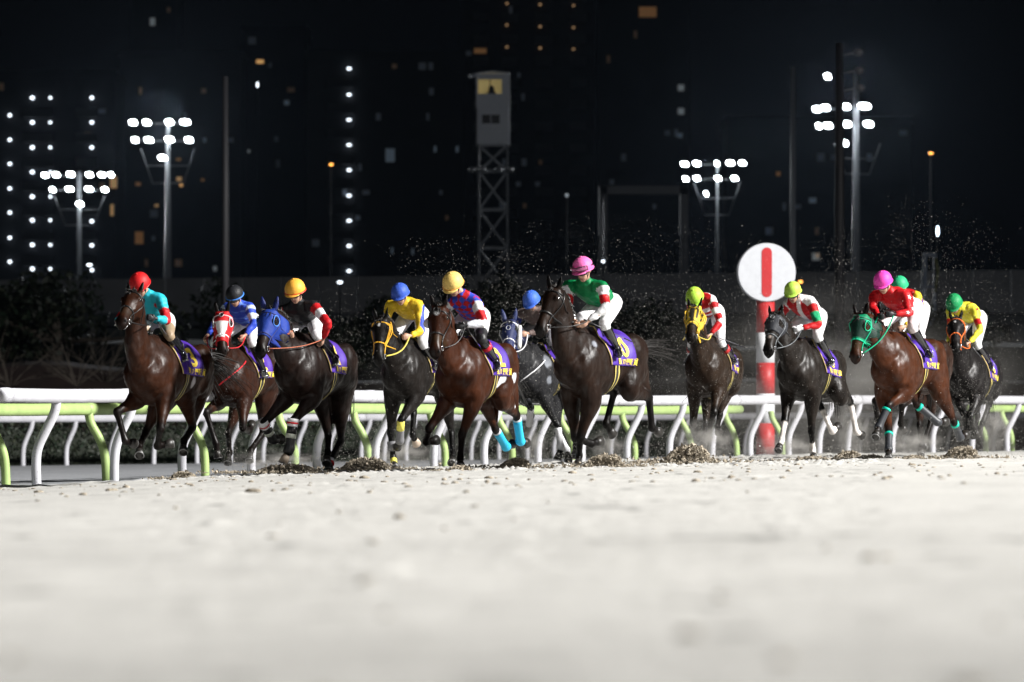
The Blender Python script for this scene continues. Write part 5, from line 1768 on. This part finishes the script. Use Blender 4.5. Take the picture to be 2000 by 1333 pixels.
def hE():
    h = build_horse('E', 165, 23, (904, 662), (970, 668), (858, 604), (848, 696),
        dict(FR=[(838, 838, 1), (832, 864, -1), (853, 860, -1)], FL=[(902, 852, 1), (899, 896, 1), (900, 913, 1)],
             HR=[(975, 838, -.95), (988, 873, -1), (1001, 867, -1)], HL=[(1009, 812, -1.2), (1016, 862, -1), (1028, 866, -1)]),
        (.150, .042, .014), 'bay horse number 2 with cyan hind leg wraps and a small white star')
    patch_color(h, h.hp(.14, 0, .085), .035, (.6, .6, .6))
    for q in ((-.52, .25, -.50), (-.60, .25, -.46), (-.86, .26, -.44), (-1.02, .26, -.78)):
        patch_color(h, (q[0], q[1], h.T(q[0], q[2])), .075 if q[2] > -.6 else .035, (.72, .74, .78))
    finish_horse(h)
    tail(h, [(-1.32, .0, h.T(-1.3, -.32)), (-1.42, .05, h.T(-1.3, -.5)), (-1.5, .1, h.T(-1.3, -.7))], 50, .06, 3)
    saddle_cloth(h, number='2', u1=-.70)
    bridle(h, M_lblack)
    cy_ = dye('cyan_wrap', (.03, .48, .75)); 
    for sg in (1, -1):
        leg_band(h, 'H', sg, .18, .4, cy_, .050, 'leg_wrap', 'all'); leg_band(h, 'H', sg, .12, .2, dye('white_trim', WHT), .047, 'band')
    J = dict(head=(884, 551), shL=(928, 587), elL=(944, 630), haL=(908, 636, .34), knL=(940, 662), anL=(958, 706), toL=(969, 724), hip=(938, 614, -.42), shR=(890, 588))
    build_rider(h, 'jockey with pale yellow cap and blue and red diamond silks on horse number 2', J, (.78, .55, .16), silk_E, capband=(.80, .36, .08), gloves=(.012, .012, .014), boot_top=(.55, .02, .04), breech2=(BLACK, .72), tilt=36, hr=.130)
    reins(h, {1: h.rp['haL'], -1: h.rp['haR']}, M_lblack)
    whip(h, h.rp['haL'], h.at_u(958, 722, -.42) + Vector((0, .06, 0)), 'grey whip slanting across the purple cloth numbered 2')
def hF():
    h = build_horse('F', 139, 25, (1042, 674), None, (995, 630), (993, 699),
        dict(FR=[(1037, 796, 1), (1034, 828, -1), (1036, 812, -1)], FL=[(1089, 832, 1), (1095, 872, 1), (1089, 898, 1)],
             HR=[(1104, 846, -.8), (1107, 880, 1), (1110, 900, 1)], HL=[(1122, 846, -1.1), (1124, 872, 1), (1122, 892, 1)]),
        (.050, .050, .055), 'dark grey sand-splashed horse in a navy hood, half beside the big front horse', fleck=.9, leg_black=True)
    patch_color(h, (.05, .22, h.W - .25), .10, (.16, .17, .19)); patch_color(h, (.05, .24, h.W - .5), .07, (.14, .15, .17))
    finish_horse(h)
    saddle_cloth(h, number='4', strip='')
    nv = (.018, .025, .085)
    head_shell(h, 'hood', -.03, .74, lambda t, th, p: nv)
    ear_covers(h, dye('navy_ear2', (.02, .03, .10)))
    wt = dye('white_trim', WHT)
    bridle(h, wt, noseband=wt, brow=wt)
    mb = MB(); c = [h.hp(.28, 0, .110) + h.hd * .034 * math.cos(a) + h.side * .030 * math.sin(a) for a in np.linspace(0, 6.283, 17)]; mb.tube(c, [.005] * 17, 5); mb.build('badge_ring', mat('grey_badge', (.4, .42, .45), .5), h.root)
    mb = MB(); q = [h.hp(t, .145, -.02) for t in (.10, .30, .55, .72)]; mb.tube(q, [.028, .034, .034, .026], 12, cr=3); mb.build('cheek_roll', mat('sheepskin', (.72, .71, .68), .95, bump=.9, bscale=80), h.root)
    mb = MB(); breast(h, mb, .009); mb.build('breast_strap', wt, h.root)
    leg_band(h, 'F', -1, .05, .5, wt, .046, 'leg_wrap', 'all'); leg_band(h, 'F', 1, .1, .5, wt, .045, 'leg_wrap', 'all')
    leg_band(h, 'H', -1, .2, .5, wt, .045, 'leg_wrap', 'all')
    J = dict(head=(1037, 584))
    build_rider(h, 'jockey with blue cap mostly hidden by the head of the pink-capped rider\'s horse', J, (.05, .14, .60), silk_F, tilt=40, breeches=(.24, .24, .26))
    reins(h, {1: h.rp['haL'], -1: h.rp['haR']}, wt)
def hG():
    h = build_horse('G', 168, 30, (1139, 641), (1222, 648), (1084, 567), (1051, 653),
        dict(FL=[(1133, 857, 1), (1131, 891, -1), (1128, 912, 1)], FR=[(1124, 856, 1), (1155, 867, -1), (1173, 862, -1)],
             HR=[(1198, 770, -.80), (1184, 829, 1), (1197, 850, -1)], HL=[(1268, 778, -1.24), (1273, 836, -1), (1287, 845, -1)]),
        (.040, .018, .010), 'large dark brown horse at the front centre, ridden by the pink-capped jockey in green')
    patch_color(h, (.12, .2, h.W - .20), .05, (.2, .21, .24))
    finish_horse(h)
    tail(h, [(-1.40, .02, h.T(-1.3, -.20)), (-1.62, .04, h.T(-1.3, -.20)), (-1.86, .06, h.T(-1.3, -.24)), (-2.05, .05, h.T(-1.3, -.27))], 80, .075, 4)
    saddle_cloth(h, number='0', u1=-.72, strip='東 17 優駿賞')
    bridle(h, M_lblack)
    J = dict(head=(1138, 521), shL=(1177, 560), elL=(1184, 600), haL=(1148, 628, .32), shR=(1108, 560), elR=(1110, 600), haR=(1122, 628, .36), hip=(1196, 588, -.40), knL=(1180, 634), anL=(1206, 682), toL=(1211, 698), knR=(1133, 622))
    build_rider(h, 'upright jockey with pink cap, green silks and red armbands on the front centre horse', J, (.80, .15, .42), silk_G, goggles='both', tilt=22, hr=.126)
    reins(h, {1: h.rp['haL'], -1: h.rp['haR']}, M_lblack, sag=.02)
    whip(h, h.rp['haL'], h.at_u(1222, 668, -.55) + Vector((0, .08, 0)), 'black whip held back over the purple cloth by the pink-capped green jockey')
def hH():
    h = build_horse('H', 142, 15, (1381, 659), (1428, 676), (1357, 605), (1348, 664),
        dict(FR=[(1354, 828, 1), (1366, 852, -1), (1372, 864, -1)], FL=[(1394, 806, 1), (1384, 842, -1), (1380, 856, -1)],
             HL=[(1406, 812, -.75), (1401, 834, 1), (1404, 845, -1)], HR=[(1378, 832, -.5), (1375, 856, 1), (1372, 868, 1)]),
        (.060, .034, .020), 'brown horse in a black and gold patterned hood, all feet off the ground', fleck=.4)
    finish_horse(h)
    tail(h, [(-1.30, -.2, h.T(-1.3, -.25)), (-1.42, -.40, h.T(-1.3, -.38)), (-1.45, -.55, h.T(-1.3, -.5))], 60, .09, 5)
    saddle_cloth(h, number='1', strip='東 17 優駿')
    def cf(t, th, p):
        k = (math.sin(th * 9) > .1) if t < .42 else (math.sin(t * 60) > -.2)
        return (.72, .50, .04) if k and abs(th) > .15 else (.02, .018, .012)
    head_shell(h, 'hood', -.02, .62, cf, off=.008)
    gb = dye('gold_strap', (.72, .45, .04)); eye_rim(h, gb, tr=.008)
    bridle(h, gb, width=.013)
    mb = MB(); 
    for q in range(3):
        pts = [head_ring(h, .12 + .62 * k / 9, 1.35 + q * .22 + .10 * math.sin(k * 2 + q), 1.35 + q * .22, 1, .018 + .006 * q)[0] for k in range(10)]; mb.tube(pts, [.010] * 10, 6)
    mb.build('cheek_fringe', gb, h.root)
    J = dict(elR=(1349, 622), head=(1356, 578), shL=(1388, 584), elL=(1407, 628), haL=(1388, 654, .32), hip=(1398, 606, -.42), knL=(1404, 670), anL=(1420, 704), shR=(1350, 590))
    build_rider(h, 'jockey with lime cap and red and white hooped silks on the gold-hooded horse', J, (.40, .66, .06), silk_H, tilt=52, hr=.126, boot_top=(.5, .03, .03))
    reins(h, {1: h.rp['haL'], -1: h.rp['haR']}, dye('yellow_rein', (.75, .62, .12)))
    whip(h, h.rp['haL'], h.at_u(1441, 679, -.45) + Vector((0, .10, .0)), 'thin whip trailing back from the red and white hooped jockey')
def hI():
    h = build_horse('I', 148, 22, (1564, 662), (1627, 679), (1515, 619), (1499, 692),
        dict(FR=[(1532.5, 824, 1), (1526.5, 860, 1), (1520, 880, 1)], FL=[(1585, 843, 1), (1587, 879, -1), (1589.5, 897, 1)],
             HR=[(1612, 786, -.72), (1625, 843, -1), (1637, 833, -1)], HL=[(1661, 785, -1.20), (1672, 843, -1), (1683, 851, -1)]),
        (.036, .026, .020), 'dark brown horse with four white stockings running beside the round marker', fleck=.45)
    stocking(h, 'F', -1, .05); stocking(h, 'F', 1, .55); stocking(h, 'H', -1, .25); stocking(h, 'H', 1, .12)
    patch_color(h, h.hp(.6, 0, .06), .03, (.3, .25, .22))
    finish_horse(h)
    tail(h, [(-1.30, .0, h.T(-1.3, -.32)), (-1.36, .0, h.T(-1.3, -.6)), (-1.38, .0, h.T(-1.3, -.85))], 40, .045, 6)
    saddle_cloth(h, number='0')
    head_shell(h, 'hood', .02, .46, lambda t, th, p: (.028, .03, .036), thmax=2.2, nt_=14)
    mb = MB(); c = [h.hp(.13, 0, .108) + h.hd * .026 * math.cos(a) + h.side * .026 * math.sin(a) for a in np.linspace(0, 6.283, 17)]; mb.tube(c, [.004] * 17, 5); mb.build('badge_ring', mat('grey_badge', (.4, .42, .45), .5), h.root)
    bridle(h, mat('grey_strap', (.10, .11, .12), .4))
    J = dict(head=(1548, 566), shL=(1584, 588), elL=(1598, 634), haL=(1566, 642, .34), hip=(1598, 614, -.42), knL=(1597, 658), anL=(1624, 704), shR=(1542, 592))
    build_rider(h, 'jockey with lime cap, red and white silks and a green armband, right of the marker', J, (.40, .62, .08), silk_I, gloves=(.7, .7, .72), tilt=26, hr=.118)
    reins(h, {1: h.rp['haL'], -1: h.rp['haR']}, mat('grey_strap', (.10, .11, .12), .4))
def hJ():
    h = build_horse('J', 155, 25, (1750, 652), (1816, 660), (1682, 619), (1668, 706),
        dict(FL=[(1734, 794, 1), (1716, 834, 1), (1710, 854, 1)], FR=[(1736, 844, 1), (1735.5, 878, 1), (1735.5, 897, 1)],
             HL=[(1867, 824, -1.22), (1875, 855, -1), (1888, 849, -1)], HR=[(1818, 790, -.70), (1831, 825, -1), (1847, 824, -1)]),
        (.185, .054, .018), 'glossy bay horse in a dark green hood with green leg tape')
    finish_horse(h)
    tail(h, [(-1.30, .0, h.T(-1.3, -.34)), (-1.34, .0, h.T(-1.3, -.6)), (-1.33, .0, h.T(-1.3, -.85))], 40, .045, 7)
    saddle_cloth(h, number='1', u1=-.70, strip='東 17 優駿賞')
    gr = dye('green_strap', (.0, .42, .22))
    head_shell(h, 'hood', -.02, .56, lambda t, th, p: (.0, .20, .09) if t > .50 or (t < .06 and abs(th) < 1.5) else (.002, .022, .014))
    eye_rim(h, gr, tr=.007)
    bridle(h, gr)
    tp = dye('green_tape', (.0, .5, .35)); bk = mat('charcoal_wrap', (.03, .033, .04), .5)
    for (k_, s_) in (('F', 1), ('F', -1), ('H', 1), ('H', -1)):
        leg_band(h, k_, s_, .12, .4, bk, .046, 'leg_wrap', 'all'); leg_band(h, k_, s_, .10, .20, tp, .049, 'band')
    J = dict(head=(1724, 547), shL=(1767, 575), elL=(1777, 612), haL=(1746, 614, .34), shR=(1708, 578), elR=(1704, 602), haR=(1716, 616, .42), hip=(1785, 596, -.42), knL=(1782, 640), anL=(1811, 686), toL=(1820, 698))
    build_rider(h, 'jockey with magenta cap and plain red silks with white stars on the green-hooded horse', J, (.72, .06, .40), silk_J, gloves=(.01, .01, .012), tilt=30, hr=.124, breeches=(.70, .64, .64))
    wt = dye('white_trim', WHT)
    p = h.rp; star(h, (p['shL'] + (p['elL'] - p['shL']) * .15) + Vector((.04, .08, 0)), .040, wt, h.rider, h.rjk); star(h, (p['elL'] + (p['shL'] - p['elL']) * .25) + Vector((.02, .08, 0)), .036, wt, h.rider, h.rjk)
    star(h, (p['elL'] + (p['haL'] - p['elL']) * .35) + Vector((.03, .07, .02)), .03, wt, h.rider, h.rjk)
    reins(h, {1: h.rp['haL'], -1: h.rp['haR']}, gr, sag=.05)
def hK():
    h = build_horse('K', 139, 25, (1775, 660), None, (1728, 612), (1708, 672),
        dict(FR=[(1709, 784, 1), (1714, 822, -1), (1716, 836, -1)], FL=[(1762, 792, 1), (1759, 828, -1), (1765, 842, -1)],
             HR=[(1796, 832, -.6), (1800, 870, 1), (1798, 888, 1)], HL=[(1820, 818, -.95), (1807, 858, 1), (1804, 874, 1)]),
        (.070, .030, .018), 'brown horse almost hidden behind the green-hooded bay horse', group='race horses galloping in the pack')
    finish_horse(h)
    saddle_cloth(h, number='', strip='')
    bridle(h, M_lblack)
    J = dict(head=(1757, 555), shL=(1790, 578), hip=(1800, 600, -.42), elL=(1790, 620), knL=(1797, 655))
    build_rider(h, 'jockey with green cap and yellow and purple silks behind the magenta-capped jockey', J, (.02, .36, .16), silk_K, tilt=30, hr=.122)
    reins(h, {1: h.rp['haL'], -1: h.rp['haR']}, M_lblack)
def hL():
    h = build_horse('L', 133, 19, (1889, 678), (1938, 694), (1867, 626), (1866, 684),
        dict(FR=[(1882, 808, 1), (1889, 838, -1), (1882, 848, -1)], FL=[(1895, 814, 1), (1902, 838, -1), (1906, 850, -1)],
             HL=[(1934, 786, -.95), (1919, 827, 1), (1912, 844, -1)], HR=[(1912, 812, -.6), (1905, 838, 1), (1900, 852, 1)]),
        (.026, .022, .022), 'near-black horse with an orange noseband, farthest right in the field', fleck=.6)
    patch_color(h, h.hp(.20, 0, .09), .022, (.6, .6, .6))
    finish_horse(h)
    tail(h, [(-1.30, .0, h.T(-1.3, -.34)), (-1.34, .0, h.T(-1.3, -.6)), (-1.33, .0, h.T(-1.3, -.85))], 40, .045, 8)
    saddle_cloth(h, number='0')
    ob = dye('orange_strap', (.75, .16, .03))
    bridle(h, ob)
    J = dict(elR=(1858, 640), head=(1863, 590), shL=(1901, 602), elL=(1915, 644), haL=(1893, 670, .34), hip=(1912, 618, -.42), knL=(1908, 674), anL=(1932, 710), shR=(1856, 606))
    build_rider(h, 'jockey with green cap and yellow silks with red stars on the farthest right horse', J, (.01, .25, .08), silk_L, tilt=42, hr=.128)
    rd = dye('red_star', (.60, .02, .03)); p = h.rp
    star(h, p['shL'] * .7 + p['neck'] * .3 + Vector((-.02, .02, .12)), .05, rd, h.rider, h.rjk); star(h, p['shL'] + Vector((.06, .08, -.02)), .035, rd, h.rider, h.rjk)
    reins(h, {1: h.rp['haL'], -1: h.rp['haR']}, ob)
    whip(h, h.rp['haL'], h.at_u(1929, 731, -.35) + Vector((0, .10, 0)), 'thin grey whip angled down over the cloth of the farthest right horse')
for fn in (hA, hB, hC, hD, hE, hF, hG, hH, hI, hJ, hK, hL):
    fn()

# ================================================================== FLYING SAND
M_grain = mat('flying_sand', (.40, .385, .36), rough=.9, var=.3, vscale=3)
M_clod = mat('sand_clod', (.33, .285, .22), rough=.95, var=.5, vscale=22, bump=.8, bscale=50)
def grains(name, pts, sizes, label, m=M_grain, seed=1):
    r = np.random.default_rng(seed); n = len(pts)
    T = np.array([(1, 1, 1), (1, -1, -1), (-1, 1, -1), (-1, -1, 1)], float) / 1.73
    A = r.normal(size=(n, 3, 3)); Q = np.linalg.qr(A)[0]
    st = r.uniform(.7, 1.4, (n, 1, 3))
    V = (np.einsum('nij,kj->nki', Q, T) * st * sizes[:, None, None] + pts[:, None, :]).reshape(-1, 3)
    b = np.arange(n)[:, None] * 4
    F = np.concatenate([b + np.array(q)[None] for q in ((0, 1, 2), (0, 2, 3), (0, 3, 1), (1, 3, 2))], 0)
    me = bpy.data.meshes.new(name)
    me.vertices.add(len(V)); me.vertices.foreach_set('co', V.ravel())
    me.loops.add(len(F) * 3); me.loops.foreach_set('vertex_index', F.ravel().astype(np.int32))
    me.polygons.add(len(F)); me.polygons.foreach_set('loop_start', np.arange(0, len(F) * 3, 3, dtype=np.int32))
    me.update(calc_edges=True)
    o = fin(name, me, m, smooth=False); tag(o, label, None, kind='stuff')
    return o
def spray():
    r = np.random.default_rng(21)
    P = []; S = []
    # fans of sand thrown up by each horse: px, y range, spread, count
    fans = [(1000, 480, 760, 26, 520), (985, 520, 800, 55, 520), (650, 560, 900, 45, 420), (655, 600, 880, 22, 260), (720, 640, 900, 40, 330), (870, 460, 640, 60, 420), (1060, 560, 880, 60, 500),
            (1240, 560, 880, 70, 800), (1300, 600, 880, 50, 620), (1180, 420, 600, 120, 420), (1460, 560, 890, 60, 620), (1500, 470, 640, 110, 260), (1430, 640, 890, 40, 420), (1370, 760, 890, 28, 520),
            (1640, 440, 700, 30, 430), (1660, 620, 880, 45, 520), (1690, 720, 890, 30, 380), (1600, 560, 700, 90, 320), (1850, 430, 620, 90, 460), (1790, 380, 640, 40, 260), (1930, 560, 880, 60, 560), (1880, 740, 880, 36, 520),
            (1580, 740, 890, 50, 380), (750, 760, 900, 40, 300), (940, 770, 900, 60, 460), (1070, 780, 900, 40, 460), (450, 760, 915, 16, 340), (560, 880, 918, 60, 420), (1330, 440, 700, 120, 420), (900, 620, 800, 80, 300), (1980, 640, 880, 60, 300), (240, 700, 900, 40, 30)]
    for (px, y0, y1, sp, n) in fans:
        n = int(n * (4.2 if y0 >= 560 else 2.4))
        t = r.random(n) ** .8
        yy = y0 + (y1 - y0) * t
        xx = px + r.normal(0, 1, n) * sp * (1.15 - .45 * t)
        Yd = r.uniform(63, 84, n)
        X = (xx - 1000) / FPX * Yd; Z = CAMZ + (YH - yy) / FPX * Yd
        ok = Z > ground_h(X, Yd) + .02
        P.append(np.stack([X, Yd, Z], 1)[ok]); S.append((r.gamma(2.0, .0008, n) + .0012)[ok])
    P = np.concatenate(P); S = np.concatenate(S)
    grains('sand_spray', P, S, 'fine sand grains hanging in the air around and above the horses')
    # low dense curtain just above the surface, behind the hooves
    n = 16000
    xx = r.uniform(430, 2000, n); Yd = r.uniform(60, 82, n)
    X = (xx - 1000) / FPX * Yd
    dens = .35 + .65 * vnoise(xx / 38, xx * 0, 4)
    hgt = -np.log(r.random(n) + 1e-6) * .085 * dens * 2
    Z = ground_h(X, Yd) + hgt
    grains('sand_spray', np.stack([X, Yd, Z], 1), r.gamma(2.0, .0010, n) + .0013, 'low curtain of kicked-up sand hugging the track behind the hooves', seed=4)
spray()

def splash(px, py, wpx, hpx, s, seed, label):
    """a burst of damp sand clods thrown up where a hoof has struck"""
    Y = FPX / s; X = (px - 1000) / FPX * Y
    g = CAMZ + (YH - py) / FPX * Y
    g = max(gh(X, Y), g - .02)
    r = np.random.default_rng(seed); n = int(260 + wpx * hpx * .8)
    W_ = wpx / s / 2; H_ = hpx / s
    a = r.uniform(-1, 1, n); rad = r.random(n) ** .5
    x = a * W_ * 1.02; z = H_ * np.sqrt(np.clip(1 - a * a, .02, 1)) * rad * r.uniform(.55, 1.1, n); y = r.normal(0, W_ * .4, n)
    P = np.stack([X + x + z * .25, Y + y, g + z], 1)
    n2 = int(n * .3)
    P = np.concatenate([P, np.stack([X + r.normal(0, W_ * 1.5, n2), Y + r.normal(0, W_, n2), g + np.abs(r.normal(0, H_ * .16, n2))], 1)]); n += n2
    S = r.gamma(3, .0035, n) + .005
    o = grains('sand_splash', P, S, label, m=M_clod, seed=seed)
    mb = MB(); mb.ell((X, Y, g - .02), (W_ * .9, W_ * .5, H_ * .5), nu=20, nv=12)
    V = np.array(mb.v); V += (vnoise(V[:, 0] * 30, V[:, 2] * 30 + V[:, 1] * 20, seed)[:, None] - .5) * .05
    m2 = mesh_obj('sand_mound', V, mb.f, M_clod); tag(m2, label.replace('burst', 'heap'), None, kind='stuff')
for i, q in enumerate([(357, 934, 46, 14, 168, 'burst of sand below the red-capped jockey\'s horse'), (560, 921, 110, 16, 167, 'burst of dark sand under the blue-hooded horse'), (712, 918, 90, 26, 160, 'burst of dark sand left of the yellow-bridled horse'),
                       (897, 924, 40, 10, 170, 'burst of sand under the front hoof of the horse numbered 2'), (1006, 918, 56, 20, 165, 'burst of sand under the cyan-wrapped hind legs'), (1178, 916, 72, 26, 169, 'burst of sand right of the planted hoof of the front centre horse'),
                       (1340, 911, 86, 38, 160, 'largest burst of sand, below the gold-hooded horse'), (1585, 903, 60, 8, 150, 'burst of sand at the white-stockinged front hoof'), (1655, 901, 52, 18, 150, 'burst of sand under the white hind stockings'),
                       (1700, 903, 50, 10, 152, 'burst of sand before the green-taped front hoof'), (1782, 899, 40, 8, 150, 'burst of sand under the belly of the green-hooded horse'), (1876, 898, 62, 26, 150, 'burst of sand under the hind hooves of the green-hooded horse')]):
    splash(*q[:5], 40 + i, q[5])

def clods():
    """loose lumps of damp sand lying on the raked surface"""
    r = np.random.default_rng(77)
    V = []; F = []
    mb = MB()
    for i in range(420):
        Y = r.uniform(5.5, 62) if i < 70 else r.uniform(36, 64)
        X = r.uniform(-.115, .115) * Y
        s = r.gamma(3, .0035) + .004
        if Y < 22: s *= .75
        z = gh(X, Y)
        mb.ell((X, Y, z + s * .1), (s * r.uniform(.9, 1.9), s, s * r.uniform(.5, .8)), nu=7, nv=5)
    V = np.array(mb.v); V += r.normal(0, .0012, V.shape)
    o = mesh_obj('sand_clods', V, mb.f, M_clod); tag(o, 'loose dark crumbs of damp sand scattered over the raked track in front of the horses', None, kind='stuff')
clods()

def haze():
    """thin damp night air"""
    m = bpy.data.materials.new('night_haze'); m.use_nodes = True
    N = m.node_tree.nodes; N.remove(N['Principled BSDF'])
    v = N.new('ShaderNodeVolumePrincipled'); v.inputs['Density'].default_value = HAZE
    v.inputs['Color'].default_value = (.62, .78, 1.0, 1); v.inputs['Anisotropy'].default_value = .85
    m.node_tree.links.new(v.outputs[0], N['Material Output'].inputs['Volume'])
    mb = MB(); mb.box((0, 380, 38), (900, 800, 82)); o = mb.build('haze', m, smooth=False)
    tag(o, 'thin damp night air over the whole course', None, kind='stuff')
HAZE = .0000045
if HAZE: haze()

def dust(px0, px1, py0, py1, s, dens, label):
    """soft plume of fine sand dust"""
    Y = FPX / s; k = Y / FPX
    name = 'sand_dust'
    m = bpy.data.materials.new('sand_dust_%d' % int(px0)); m.use_nodes = True
    N = m.node_tree.nodes; L = m.node_tree.links; N.remove(N['Principled BSDF'])
    v = N.new('ShaderNodeVolumePrincipled'); v.inputs['Color'].default_value = (.86, .83, .78, 1)
    tc = N.new('ShaderNodeTexCoord')
    ln = N.new('ShaderNodeVectorMath'); ln.operation = 'LENGTH'; L.new(tc.outputs['Object'], ln.inputs[0])
    r = N.new('ShaderNodeMapRange'); r.inputs[1].default_value = 0; r.inputs[2].default_value = 1; r.inputs[3].default_value = 1; r.inputs[4].default_value = 0
    L.new(ln.outputs['Value'], r.inputs[0])
    pw = N.new('ShaderNodeMath'); pw.operation = 'POWER'; L.new(r.outputs[0], pw.inputs[0]); pw.inputs[1].default_value = 1.6
    n = N.new('ShaderNodeTexNoise'); n.inputs['Scale'].default_value = 2.6; n.inputs['Detail'].default_value = 4; L.new(tc.outputs['Object'], n.inputs['Vector'])
    r2 = N.new('ShaderNodeMapRange'); r2.inputs[1].default_value = .42; r2.inputs[2].default_value = .68; L.new(n.outputs['Fac'], r2.inputs[0])
    mu = N.new('ShaderNodeMath'); mu.operation = 'MULTIPLY'; L.new(pw.outputs[0], mu.inputs[0]); L.new(r2.outputs[0], mu.inputs[1])
    mu2 = N.new('ShaderNodeMath'); mu2.operation = 'MULTIPLY'; L.new(mu.outputs[0], mu2.inputs[0]); mu2.inputs[1].default_value = dens
    L.new(mu2.outputs[0], v.inputs['Density']); L.new(v.outputs[0], N['Material Output'].inputs['Volume'])
    mb = MB(); mb.ell((0, 0, 0), (1, 1, 1), nu=20, nv=12)
    o = mb.build(name, m)
    o.location = (((px0 + px1) / 2 - 1000) * k, Y, CAMZ + (YH - (py0 + py1) / 2) * k)
    o.scale = ((px1 - px0) / 2 * k, (px1 - px0) / 2 * k * .9, (py1 - py0) / 2 * k)
    tag(o, label, None, kind='stuff')
for q in [(1615, 1710, 780, 915, 142, 9, 'dust plume rising behind the white hind stockings'), (1890, 1990, 770, 905, 138, 9, 'dust plume behind the hind legs of the near-black rightmost horse'),
          (1135, 1235, 830, 920, 158, 7, 'dust puff behind the planted hoof of the front centre horse'), (1005, 1075, 820, 925, 155, 8, 'dust wisp trailing the cyan leg wraps'),
          (1300, 1450, 810, 920, 150, 8, 'dust cloud round the hooves of the gold-hooded horse'), (690, 860, 850, 925, 145, 6, 'dust under the yellow-bridled horse'),
          (1450, 1620, 840, 912, 140, 6, 'low dust between the marker and the white-stockinged horse'), (430, 640, 870, 930, 150, 5, 'low dust under the blue-hooded horse'), (1700, 1860, 830, 905, 140, 6, 'low dust behind the green-hooded horse'), (1180, 2120, 520, 1010, 118, .30, 'broad thin veil of dust hanging over the rail behind the right-hand horses'), (640, 1180, 620, 1000, 118, .22, 'thin veil of dust hanging behind the centre horses')]:
    dust(*q)
